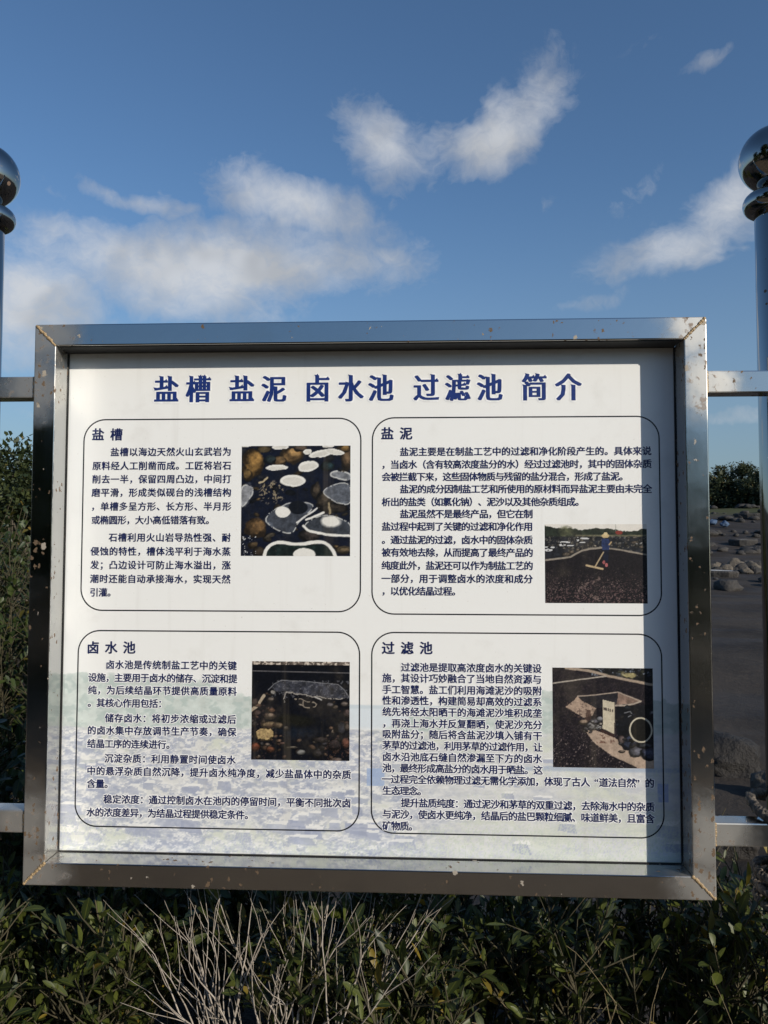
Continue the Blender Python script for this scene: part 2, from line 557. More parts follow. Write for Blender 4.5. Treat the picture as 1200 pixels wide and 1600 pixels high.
class Paint:
    """a canvas of printed ink; coordinates are those of the picture, given as a window (x0, y0, x1, y1)"""
    def __init__(self, w, h, win, base, seed=1):
        self.h, self.w = h, w
        self.c = np.ones((h, w, 3)) * (np.array(base) / 255.)
        xs = win[0] + (np.arange(w) + .5) / w * (win[2] - win[0])
        ys = win[1] + (np.arange(h) + .5) / h * (win[3] - win[1])
        self.X, self.Y = np.meshgrid(xs, ys)
        self.px = (win[2] - win[0]) / w
        self.seed = seed
        self.pool, self.rs = {}, np.random.default_rng(seed)

    def n(self, scale, oct=5, aspect=1.0, gain=.55):
        self.seed += 1
        return fbm((self.h, self.w), scale, self.seed, oct, gain, aspect)

    def warp(self, amp, scale=12):
        if not amp:
            return self.X, self.Y
        if scale not in self.pool:
            self.pool[scale] = [self.n(scale) - .5 for _ in range(3)]
        r = []
        for _ in range(2):
            f = self.pool[scale][self.rs.integers(3)]
            r.append(np.roll(f, tuple(self.rs.integers(0, 150, 2)), (0, 1)) * 2 * amp)
        return self.X + r[0], self.Y + r[1]

    def lay(self, mask, c, tex=0.0, scale=25):
        c = np.array(c) / 255.
        cc = np.ones_like(self.c) * c
        if tex:
            if scale not in self.pool:
                self.pool[scale] = [self.n(scale) - .5 for _ in range(3)]
            f = np.roll(self.pool[scale][self.rs.integers(3)], tuple(self.rs.integers(0, 150, 2)), (0, 1))
            cc = np.clip(cc * (1 + f[..., None] * 2 * tex), 0, 1)
        m = np.clip(mask, 0, 1)[..., None]
        self.c = self.c * (1 - m) + cc * m

    def poly(self, pts, c, warp=0, tex=0, alpha=1.0, scale=25):
        X, Y = self.warp(warp)
        inside = np.zeros(X.shape, bool)
        n = len(pts)
        for i in range(n):
            (x1, y1), (x2, y2) = pts[i], pts[(i + 1) % n]
            if y1 == y2:
                continue
            t = ((Y < y1) != (Y < y2)) & (X < (x2 - x1) * (Y - y1) / (y2 - y1) + x1)
            inside ^= t
        self.lay(inside * alpha, c, tex, scale)
        return inside

    def ell(self, cx, cy, rx, ry, c, warp=0, tex=0, alpha=1.0, soft=.08, ang=0):
        X, Y = self.warp(warp)
        ca, sa = math.cos(R(ang)), math.sin(R(ang))
        dx, dy = X - cx, Y - cy
        d = np.sqrt(((dx * ca + dy * sa) / rx) ** 2 + ((dy * ca - dx * sa) / ry) ** 2)
        m = np.clip((1 - d) / soft + .5, 0, 1) * alpha
        self.lay(m, c, tex)
        return d

    def stone(self, cx, cy, rx, ry, c, ang=0):
        """a rounded stone lit in the printed picture from its upper right"""
        w_ = min(rx, ry)
        self.ell(cx, cy, rx, ry, [x * .30 for x in c], w_ * .45, .5, ang=ang, soft=.12)
        self.ell(cx + rx * .10, cy - ry * .16, rx * .80, ry * .74, [x * .72 for x in c], w_ * .5, .5, soft=.35, ang=ang)
        self.ell(cx + rx * .18, cy - ry * .30, rx * .5, ry * .42, c, w_ * .5, .5, soft=.6, ang=ang)

    def clutter(self, n, box, size, cols, seed, where=None):
        """many small half-seen stones"""
        r = np.random.default_rng(seed)
        for _ in range(n):
            x, y = r.uniform(box[0], box[2]), r.uniform(box[1], box[3])
            if where is not None and not where(x, y):
                continue
            s = r.uniform(*size)
            k = r.uniform(.5, 1.15)
            c = cols[r.integers(len(cols))]
            self.stone(x, y, s * r.uniform(.8, 1.5), s * r.uniform(.5, .9), [min(255, q * k) for q in c], r.uniform(-30, 30))

    def line(self, pts, wd, c, warp=0, alpha=1.0, broken=0):
        X, Y = self.warp(warp)
        best = np.full(X.shape, 1e9)
        for (x1, y1), (x2, y2) in zip(pts[:-1], pts[1:]):
            vx, vy = x2 - x1, y2 - y1
            t = np.clip(((X - x1) * vx + (Y - y1) * vy) / (vx * vx + vy * vy + 1e-9), 0, 1)
            best = np.minimum(best, np.hypot(X - x1 - t * vx, Y - y1 - t * vy))
        m = np.clip((wd / 2 - best) / self.px + .5, 0, 1) * alpha
        if broken:
            m = m * (self.n(30) > broken)
        self.lay(m, c)

    def speck(self, where, c, thr, scale=60, alpha=1.0):
        n = self.n(scale, 3, gain=.8)
        self.lay(np.clip((n - thr) * 18, 0, 1) * where * alpha, c)

    def linear(self, grain=0.0):
        c = self.c
        if grain:
            c = np.clip(c, 0, 1)
            lum = c.mean(2, keepdims=True)
            c = lum + (c - lum) * .78
            g = (self.n(70, 3, gain=.8) - .5) * 2 + (self.n(20, 4) - .5)
            c = c * (1 + grain * (1 - lum) * g[..., None]) + .05 * (self.n(70, 2) - .5)[..., None] * (1 - lum)
        c = np.clip(c, 0, 1)
        return np.where(c <= .04045, c / 12.92, ((c + .055) / 1.055) ** 2.4)


def soft(pts, closed=True, n=2):
    """rounds the corners of an outline"""
    for _ in range(n):
        out = [] if closed else [pts[0]]
        m = len(pts)
        for i in range(m if closed else m - 1):
            a, b = pts[i], pts[(i + 1) % m]
            out += [(a[0] * .75 + b[0] * .25, a[1] * .75 + b[1] * .25), (a[0] * .25 + b[0] * .75, a[1] * .25 + b[1] * .75)]
        if not closed:
            out.append(pts[-1])
        pts = out
    return pts


def ink_sheet(name, x0, x1, zs, Y, colors, parent, mat):
    """a printed sheet facing the viewer; colors is (rows, cols, 3), zs the row heights from top to bottom"""
    h, w, _ = colors.shape
    xs = np.linspace(x0, x1, w)
    v = np.empty((h, w, 3), np.float32)
    v[..., 0] = xs[None, :]
    v[..., 1] = Y
    v[..., 2] = np.asarray(zs)[:, None]
    idx = np.arange(h * w).reshape(h, w)
    q = np.stack([idx[1:, :-1], idx[1:, 1:], idx[:-1, 1:], idx[:-1, :-1]], -1).reshape(-1, 4)
    me = bpy.data.meshes.new(name)
    me.vertices.add(h * w)
    me.vertices.foreach_set('co', v.ravel())
    me.loops.add(len(q) * 4)
    me.loops.foreach_set('vertex_index', q.ravel().astype(np.int32))
    me.polygons.add(len(q))
    me.polygons.foreach_set('loop_start', np.arange(0, len(q) * 4, 4, dtype=np.int32))
    me.update(calc_edges=True)
    at_ = me.color_attributes.new('ink', 'FLOAT_COLOR', 'POINT')
    rgba = np.ones((h * w, 4), np.float32)
    rgba[:, :3] = colors.reshape(-1, 3)
    at_.data.foreach_set('color', rgba.ravel())
    return link(name, me, mat, parent)


# ------------------------------------------------------------------ ground
def smooth(a, b, x):
    t = min(1, max(0, (x - a) / (b - a)))
    return t * t * (3 - 2 * t)


def ground_z(x, y):
    z = -.42 * smooth(.5, 3.2, y)
    z += .05 * mnoise.noise(Vector((x * .8, y * .8, 0))) + .02 * mnoise.noise(Vector((x * 3, y * 3, 4)))
    far = smooth(26, 62, y)
    z += 2.75 * far + far * .35 * mnoise.noise(Vector((x * .08, y * .12, 9)))
    if y > 3:
        z += .10 * smooth(3, 8, y) * mnoise.noise(Vector((x * .25, y * .5, 2)))
    z += .15 * smooth(6, 14, -y) * mnoise.noise(Vector((x * .2, y * .2, 7)))
    return z


def build_ground():
    def axis(n, k, ext):
        t = np.linspace(-1, 1, n)
        return np.sinh(t * k) / math.sinh(k) * ext
    xs, ys = axis(150, 6.5, 900), axis(170, 6.5, 900)
    v = [(x, y, ground_z(x, y)) for y in ys for x in xs]
    n = len(xs)
    f = [(j * n + i, j * n + i + 1, (j + 1) * n + i + 1, (j + 1) * n + i) for j in range(len(ys) - 1) for i in range(n - 1)]
    o = link('ground', pydata('ground', v, f, True), M['ground'])
    tag(o, 'dark basalt sand flat and brown soil by the fence', None, kind='structure')


build_ground()


# ------------------------------------------------------------------ fence: two posts and four rails
def build_fence():
    fence = tag(empty('fence', FENCE), 'polished steel post and rail fence carrying the information board', 'fence')
    py = .030 + .0245 + .044 + .0005
    for x in (-.931, .946):
        post = link('post', lathe('post', [(.0435, -1.75), (.0435, .905), (.040, .912)]), M['chrome'], fence)
        post.location = (x, py, 0)
        base = link('base_flange', lathe('base_flange', [(.085, -1.46), (.085, -1.448), (.05, -1.444), (.046, -1.42)]), M['chrome'], post)
        prof = [(.030, .895)]
        for k in range(13):                                  # rounded collar
            a = -math.pi / 2 + math.pi * k / 12
            prof.append((.048 + .020 * math.cos(a), .919 + .024 * math.sin(a)))
        prof.append((.03, .946))
        link('collar', lathe('collar', prof, 48), M['chrome'], post)
        neck = [(.027, .938), (.024, .946), (.024, .950)]
        r = .0755
        for k in range(1, 28):
            a = -math.pi / 2 + math.pi * (k + 2.5) / 30.5
            neck.append((r * math.cos(a), 1.0225 + r * math.sin(a)))
        neck.append((.001, 1.0225 + r))
        link('ball_finial', lathe('ball_finial', neck, 56), M['chrome'], post)
    for sx in (-1, 1):
        for z in RAIL_Z:
            bm = bmesh.new()
            a, b = sx * (BW / 2 + .0012), sx * 2.75
            box_bm(bm, (min(a, b), .006, z - .0245), (max(a, b), .054, z + .0245))
            link('rail', bm_mesh('rail', bm, .003, 2), M['steel'], fence)
    # the next posts along, just outside the picture
    for x in (-2.72, 2.74):
        for src in [c for c in fence.children if c.name.startswith('post')][:1]:
            p = src.copy()
            col.objects.link(p)
            p.parent = fence
            p.location = (x, py, 0)
            for ch in src.children:
                c = ch.copy()
                col.objects.link(c)
                c.parent = p
    return fence


fence = build_fence()


# ------------------------------------------------------------------ information board
board = tag(empty('information_board', FENCE), 'framed white sign with four boxes of blue Chinese text and photographs', 'sign')


def build_frame():
    w, h, t, d = BW / 2, BH / 2, TUBE, .072
    g = .0004                                               # hairline at the mitres
    spec = [((-w, h), (w, h), (w - t, h - t), (-w + t, h - t)), ((w, -h), (-w, -h), (-w + t, -h + t), (w - t, -h + t)),
            ((-w, -h), (-w, h), (-w + t, h - t), (-w + t, -h + t)), ((w, h), (w, -h), (w - t, -h + t), (w - t, h - t))]
    for q in spec:
        c = (sum(p[0] for p in q) / 4, sum(p[1] for p in q) / 4)
        bm = bmesh.new()
        ring = []
        for y in (0, d):
            vs = []
            for i, p in enumerate(q):
                nx = q[(i + 1) % 4] if i in (0, 2) else q[i - 1]
                e = Vector((nx[0] - p[0], nx[1] - p[1])).normalized() * g
                vs.append(bm.verts.new((p[0] + e.x, y, p[1] + e.y)))
            ring.append(vs)
        bm.faces.new(ring[0])
        bm.faces.new(ring[1][::-1])
        for i in range(4):
            bm.faces.new((ring[0][i], ring[1][i], ring[1][(i + 1) % 4], ring[0][(i + 1) % 4]))
        link('frame_tube', bm_mesh('frame_tube', bm, .0028, 3), M['steel'], board)

    def bead(a, b, n, r):
        bm = bmesh.new()
        for i in range(n):
            k = (i + .5) / n
            p = Vector(a).lerp(Vector(b), k) + Vector((random.uniform(-.0008, .0008), 0, random.uniform(-.0008, .0008)))
            rr = r * random.uniform(.75, 1.25)
            mt = Matrix.Translation(p) @ Matrix.Rotation(random.uniform(-.5, .5), 4, 'Y') @ Matrix.Diagonal((rr, rr * .6, rr, 1))
            bmesh.ops.create_icosphere(bm, subdivisions=1, radius=1, matrix=mt)
        return bm_mesh('weld_bead', bm, smooth=True)
    for sx in (-1, 1):
        for sz in (-1, 1):
            link('weld_bead', bead((sx * (w - .003), 0, sz * (h - .003)), (sx * (w - t), 0, sz * (h - t)), 17, .0038), M['weld'], board)
        for z in RAIL_Z:
            link('weld_bead', bead((sx * (w + .001), .005, z - .024), (sx * (w + .001), .005, z + .024), 12, .0032), M['weld'], board)
    # back plate, and the dark bead of sealant round the panel
    bm = bmesh.new()
    box_bm(bm, (-XI + .0005, REC + .002, -ZI + .0005), (XI - .0005, REC + .0055, ZI - .0005))
    link('back_plate', bm_mesh('back_plate', bm), M['steel'], board)
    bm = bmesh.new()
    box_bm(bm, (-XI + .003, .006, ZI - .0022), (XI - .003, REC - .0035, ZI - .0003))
    link('underside_shade', bm_mesh('underside_shade', bm), M['sealant_and_shade'], board)  # black strip in place of the shade on the top tube's underside
    s = .0024
    for lo, hi in (((-XI + .0005, REC - .003, ZI - s), (XI - .0005, REC - .0005, ZI - .0004)), ((-XI + .0005, REC - .003, -ZI + .0004), (XI - .0005, REC - .0005, -ZI + s)),
                   ((-XI + .0004, REC - .003, -ZI + s + .0003), (-XI + s, REC - .0005, ZI - s - .0003)), ((XI - s, REC - .003, -ZI + s + .0003), (XI - .0004, REC - .0005, ZI - s - .0003))):
        bm = bmesh.new()
        box_bm(bm, lo, hi)
        link('sealant_strip', bm_mesh('sealant_strip', bm), M['sealant_and_shade'], board)


build_frame()
WHITE = (241, 241, 238)


def paint_watermark():
    """the pale printed landscape across the lower half: trees, water, stone salt pans, reeds"""
    W, H = 600, 260
    p = Paint(W, H, (95, 1030, 1066, 1345), WHITE, 40)
    X, Y = p.X, p.Y
    edge = (p.n(9, 6) - .5) * 70
    edge2 = (p.n(24, 5) - .5) * 26
    # water and far shore
    p.lay(np.clip((Y - 1108) / 3, 0, 1) * np.clip((1146 - Y) / 8, 0, 1), (221, 229, 234))
    p.lay(np.clip((Y - 1103 - edge2 * .1) / 2, 0, 1) * np.clip((1111 - Y) / 2, 0, 1) * (X > 500) * .7, (196, 210, 219))
    # tree masses
    for top in (1052 + np.abs(X - 150) * .10 + np.clip(X - 330, 0, 999) * .22, 1098 - np.clip(X - 610, 0, 300) * .08 + np.abs(X - 860) * .10 + np.clip(650 - X, 0, 999) * .5,
                1092 + np.abs(X - 1030) * .25):
        m = np.clip((Y - top - edge * .35 - edge2 * .6) / 3, 0, 1)
        p.lay(m * .95, (207, 215, 209), .10, 30)
        n = p.n(34, 5)
        p.lay(m * np.clip((n - .50) * 9, 0, 1) * .6, (178, 193, 188))
    # ground
    gy = 1142 + edge * .25
    g = np.clip((Y - gy) / 4, 0, 1)
    p.lay(g, (222, 222, 219), .05)
    for c, thr, sc_, a in (((213, 217, 202), .52, 10, .8), ((198, 200, 202), .55, 18, .5)):
        p.lay(g * np.clip((p.n(sc_, 5, 2.0) - thr) * 10, 0, 1) * a, c)
    # broken stones: blue-grey shadow sides, white salted tops, in rows that grow towards the viewer
    r = np.random.default_rng(5)
    near = np.clip((Y - 1150) / 160, 0, 1)
    left = np.clip((760 - X) / 160, .22, 1)
    for sc_, asp, a in ((13, 1.5, .55), (30, 1.2, .5), (52, 1.1, .45)):
        n = p.n(sc_, 4, asp)
        m = g * left * np.clip((n - .50) * 14, 0, 1)
        p.lay(m * a, (180, 185, 198), .10, 40)
        up = np.clip((np.roll(n, -3, 0) - n) * 26, 0, 1) * g * left
        p.lay(up * np.clip((n - .40) * 6, 0, 1) * .9, (239, 238, 234))
        dn = np.clip((np.roll(n, 4, 0) - n) * 20, 0, 1) * g * left
        p.lay(dn * np.clip((n - .46) * 8, 0, 1) * .6, (158, 166, 188))
    for k in range(150):
        yy = r.uniform(1165, 1335)
        x = r.uniform(90, 1070)
        if x > 680 and r.random() < .72:
            continue
        s_ = 5 + (yy - 1150) * .085
        w_, h_ = s_ * r.uniform(.5, 1.3), s_ * r.uniform(.5, 1.0)
        kk = r.uniform(0, 1)
        p.poly([(x - w_, yy), (x - w_ * .9, yy - h_), (x + w_ * r.uniform(.6, 1), yy - h_ * r.uniform(.8, 1.1)), (x + w_, yy + h_ * .3)], (156 + 26 * kk, 163 + 24 * kk, 186 + 14 * kk), 3.5, .08, .7)
        p.poly([(x - w_ * .9, yy - h_), (x - w_ * .3, yy - h_ * 1.4), (x + w_ * 1.1, yy - h_ * 1.3), (x + w_ * .9, yy - h_ * .9)], (240, 239, 235), 3, 0, .85)
    p.lay(((np.abs(X - 597) < 14) & (Y > 1204) & (Y < 1232)) * .8, (160, 180, 214))
    p.lay(((np.abs(X - 1038) < 8) & (Y > 1222) & (Y < 1250)) * .8, (150, 166, 208))
    p.lay(np.clip((Y - 1196 + edge2 * .3) / 3, 0, 1) * np.clip((1206 - Y) / 3, 0, 1) * (X > 820) * .8, (170, 182, 200))
    # reeds: vertical streaks of pale yellow green, mostly at the right and along the bottom
    st = fbm((H, W), 90, 77, 3, .7, .22)
    reed = np.clip((X - 560) / 200, .12, 1) * np.clip((Y - 1150) / 40, 0, 1) + np.clip((Y - 1285) / 20, 0, 1) * .9
    reed *= .6 * np.clip((p.n(7, 4, 1.6) - .40) * 8, 0, 1)
    p.lay(reed * np.clip((st - .45) * 9, 0, 1) * .7, (221, 224, 210))
    p.lay(reed * np.clip((st - .57) * 12, 0, 1) * .55, (196, 205, 192))
    # everything fades into white paper towards the top
    f = np.clip((Y - 1036) / 30, 0, 1)[..., None]
    p.c = p.c * f + (np.array(WHITE) / 255.) * (1 - f)
    return p.linear()


def paint_salt_pans():
    p = Paint(170, 172, (48, 40, 1120, 1130), (13, 19, 38), 100)
    p.lay(np.clip((p.n(14) - .5) * 5, 0, 1) * .5, (34, 34, 40))
    p.clutter(70, (40, 40, 1120, 1130), (18, 46), [(70, 62, 50), (46, 48, 56), (88, 70, 44), (36, 40, 52)], 11)
    for s in [(165, 215, 105, 140, (160, 116, 52)), (270, 80, 70, 40, (92, 76, 48)), (545, 140, 115, 75, (150, 112, 62)), (420, 195, 70, 50, (120, 92, 56)),
              (620, 70, 70, 40, (96, 78, 62)), (110, 330, 50, 60, (132, 100, 50)), (1080, 180, 60, 120, (112, 86, 58)), (1060, 70, 50, 40, (140, 104, 50)),
              (190, 860, 115, 95, (126, 92, 52)), (780, 500, 50, 80, (76, 64, 50)), (860, 590, 75, 95, (66, 56, 44)), (950, 660, 150, 50, (56, 48, 40)),
              (720, 930, 110, 60, (58, 50, 46)), (1050, 1070, 80, 40, (110, 92, 64)), (230, 1090, 60, 50, (70, 58, 44)), (330, 180, 60, 40, (40, 52, 54)), (890, 250, 70, 50, (28, 48, 52))]:
        p.stone(*s)
    W_ = (232, 229, 220)
    for cx, cy, rx, ry, a in [(400, 260, 108, 28, -4), (705, 248, 102, 50, -8), (555, 388, 124, 58, 2), (830, 120, 120, 34, -14), (960, 105, 100, 30, 10), (430, 55, 80, 25, 0), (900, 45, 60, 18, 0), (700, 105, 40, 26, 0), (90, 35, 60, 14, 0)]:
        p.ell(cx, cy, rx, ry, W_, 12, 0, ang=a)
        p.ell(cx, cy + 2, rx * .8, ry * .62, (216, 212, 202), 10, .05, ang=a)
    def pan(pts, c, rim=10):
        pts = soft(pts)
        p.poly(pts, c, 12, .45)
        p.poly(pts, [q * .7 for q in c], 60, .5, .35)
        p.line(pts + pts[:1], rim, (205, 205, 200), 10, .9, .40)
    pan([(45, 440), (110, 420), (170, 455), (160, 520), (75, 640), (45, 640)], (150, 152, 158))
    pan([(915, 320), (985, 290), (1130, 315), (1130, 380), (960, 368)], (138, 142, 150), 14)
    pan([(858, 470), (1000, 408), (1130, 420), (1130, 640), (960, 592), (868, 530)], (98, 104, 116))
    p.line([(915, 600), (920, 700)], 22, (150, 132, 96), 26)
    pan([(260, 745), (500, 605), (700, 600), (780, 645), (610, 790), (570, 900), (480, 905), (350, 850)], (70, 76, 88))
    p.ell(610, 650, 92, 66, (16, 20, 28), 6)
    p.ell(460, 695, 78, 50, W_, 12)
    pan([(660, 820), (850, 705), (1130, 795), (1130, 930), (960, 925), (700, 890)], (60, 66, 76))
    p.line(soft([(660, 830), (720, 885), (960, 925), (1130, 930)], False), 24, W_, 12)
    p.line([(690, 770), (860, 703)], 22, W_, 8)
    p.ell(930, 790, 90, 55, W_, 16, soft=.4)
    p.line([(600, 800), (680, 740), (790, 660)], 16, (220, 218, 212), 10)
    p.poly(soft([(285, 1140), (310, 1040), (390, 1000), (600, 1030), (880, 1000), (975, 1140)], False), (24, 38, 36), 8, .5)
    p.line(soft([(280, 1140), (300, 1055), (380, 995), (480, 995), (600, 1015), (760, 990), (880, 990), (950, 1060), (980, 1140)], False), 32, W_, 9)
    p.ell(672, 1115, 108, 66, W_, 8)
    z = np.clip(1.6 - ((p.X - 350) / 130) ** 2 - ((p.Y - 500) / 110) ** 2, 0, 1)
    p.speck(z, (170, 150, 112), .60, 40, .8)
    p.line([(225, 410), (270, 390), (310, 355)], 16, (190, 170, 130), 14)
    p.speck((p.X < 200) * (p.Y > 930), (190, 192, 196), .70)
    return p.linear(.30)


def paint_raking():
    p = Paint(190, 150, (70, 60, 1090, 845), (228, 222, 211), 200)
    X, Y = p.X, p.Y
    e = (p.n(14, 5) - .5) * 50
    p.lay(np.clip((Y - 104 - e - np.clip(X - 640, 0, 300) * .09 + np.clip(X - 930, 0, 99) * .2 + np.clip(160 - X, 0, 99) * .45) / 6, 0, 1), (38, 46, 34), .5)
    p.ell(290, 130, 60, 45, (84, 86, 56), 40, .6, .8, .6)
    p.lay(np.clip((Y - 165 - e * .2) / 6, 0, 1) * (X > 380), (104, 100, 74), .3)
    p.lay(np.clip((Y - 182 - e * .3) / 6, 0, 1), (30, 32, 38), .7)
    p.speck((Y > 180) * (Y < 330), (116, 108, 92), .60, 30, .8)
    for cx, cy, rx, ry in [(270, 240, 62, 7), (240, 268, 45, 10), (330, 272, 36, 6), (470, 205, 46, 9), (450, 245, 28, 6), (405, 210, 12, 22), (105, 320, 46, 12), (150, 292, 20, 8), (85, 292, 16, 7)]:
        p.ell(cx, cy, rx, ry, (205, 205, 205), 6)
    for cx, cy, rx, ry in [(285, 362, 45, 20), (340, 340, 30, 18), (400, 320, 22, 16), (970, 245, 40, 16), (1040, 290, 40, 14), (760, 255, 36, 10)]:
        p.stone(cx, cy, rx, ry, (112, 98, 82))
    p.clutter(60, (70, 185, 1090, 330), (8, 20), [(120, 110, 96), (60, 62, 68), (90, 84, 72), (150, 148, 144)], 12)
    p.poly([(60, 430), (300, 395), (430, 330), (520, 310), (640, 300), (760, 312), (1100, 372), (1100, 860), (60, 860)], (25, 20, 24), 3, .5, scale=70)
    p.line([(70, 420), (200, 405), (330, 385), (440, 325), (520, 306), (640, 296)], 18, (150, 138, 122), 4)
    p.line([(700, 300), (800, 312), (1095, 366)], 16, (146, 134, 118), 4)
    low = np.clip((Y - 520) / 250, 0, 1)
    p.speck(low, (112, 84, 84), .58, 75, .9)
    p.speck(np.clip((Y - 420) / 300, 0, 1), (150, 128, 118), .68, 75, .8)
    p.line([(610, 600), (480, 660), (420, 700), (480, 760), (620, 800), (700, 840)], 34, (150, 122, 112), 14, .6, .55)
    p.ell(812, 146, 36, 20, (150, 48, 36), 3)
    p.line([(780, 50), (780, 130)], 5, (150, 150, 140))
    p.poly([(640, 208), (705, 205), (722, 240), (714, 318), (648, 318), (636, 250)], (34, 52, 104), 3, .25)
    p.poly([(650, 315), (712, 315), (700, 440), (652, 440)], (18, 24, 44), 2, .2)
    p.ell(678, 178, 38, 20, (206, 176, 118), 1)
    p.ell(680, 158, 18, 16, (220, 196, 140), 1)
    p.line([(714, 265), (735, 240)], 14, (196, 162, 110))
    p.ell(660, 440, 14, 18, (172, 84, 84))
    p.ell(684, 466, 14, 20, (190, 96, 96))
    p.line([(656, 340), (572, 482)], 13, (186, 160, 116))
    p.line([(486, 470), (646, 505)], 19, (196, 168, 122))
    return p.linear(.30)


def paint_brine_pool():
    p = Paint(160, 162, (62, 90, 1106, 1150), (9, 12, 22), 300)
    X, Y = p.X, p.Y
    p.lay((Y < 132) * 1.0, (92, 80, 72), .6)
    p.speck((Y < 132), (212, 196, 178), .50, 40)
    p.line([(60, 198), (560, 204), (1110, 212)], 8, (118, 114, 114))
    p.poly([(270, 375), (370, 296), (620, 305), (980, 335), (1050, 390), (1100, 470), (1010, 492), (700, 455), (400, 410), (320, 420)], (52, 54, 64), 8, .6)
    p.speck((Y > 290) * (Y < 480) * (X > 280), (120, 120, 126), .62, 50, .6)
    p.line([(240, 400), (300, 340), (380, 294), (620, 305), (980, 336), (1045, 390), (1095, 470)], 7, (136, 136, 140), 5)
    p.line(soft([(405, 545), (415, 480), (425, 420), (560, 430), (700, 462), (860, 478), (1020, 490)], False), 13, (158, 150, 140), 26, 1, .36)
    p.line(soft([(520, 495), (610, 512), (740, 520), (750, 570), (670, 590), (560, 565)], False), 11, (150, 136, 116), 28, 1, .34)
    p.line([(610, 510), (606, 560)], 9, (140, 126, 108), 16)
    p.line([(740, 470), (800, 500)], 14, (190, 184, 176), 10)
    p.line([(58, 622), (120, 575), (195, 465)], 34, (176, 156, 128), 5)
    p.ell(560, 850, 200, 60, (15, 24, 38), 40, soft=.9)
    p.ell(520, 720, 220, 60, (24, 24, 18), 30, soft=.7)
    p.clutter(110, (62, 440, 1106, 1150), (12, 34), [(96, 70, 60), (70, 66, 66), (110, 84, 66), (54, 52, 58), (124, 108, 92)], 13, lambda x, y: x < 330 or y > 880 or (x > 900 and y > 500))
    p.stone(205, 875, 98, 66, (184, 148, 84))
    p.poly([(115, 850), (150, 822), (270, 815), (298, 850), (295, 905), (230, 932), (130, 925)], (176, 146, 92), 12, .45)
    for s in [(250, 775, 90, 36, (150, 124, 88)), (345, 780, 55, 34, (120, 100, 76)), (260, 680, 58, 36, (128, 110, 92)), (275, 620, 40, 26, (110, 76, 56)), (265, 500, 36, 22, (120, 106, 96)),
              (290, 425, 30, 24, (170, 164, 156)), (120, 650, 44, 34, (90, 72, 66)), (105, 1010, 60, 46, (120, 58, 36)), (270, 1035, 52, 34, (112, 66, 44)), (230, 985, 30, 16, (128, 110, 96)),
              (590, 1062, 52, 28, (130, 128, 124)), (490, 1012, 70, 14, (92, 84, 72)), (800, 930, 90, 36, (58, 50, 48)), (940, 980, 70, 60, (60, 50, 50)), (1010, 800, 60, 70, (54, 54, 62)),
              (1075, 640, 40, 46, (82, 66, 64)), (1050, 545, 46, 30, (110, 98, 90)), (895, 555, 40, 24, (96, 90, 90)), (1065, 960, 46, 60, (120, 72, 56)), (960, 1140, 70, 26, (110, 92, 84)), (770, 1080, 50, 44, (50, 46, 48)), (430, 805, 26, 22, (92, 84, 74)), (90, 530, 40, 40, (70, 56, 52)), (1075, 790, 26, 40, (96, 80, 70))]:
        p.stone(*s)
    p.speck((X > 850) * (Y > 900), (120, 76, 62), .64, 60, .5)
    p.speck((X < 330) * (Y > 560), (92, 64, 54), .64, 60, .5)
    return p.linear(.30)


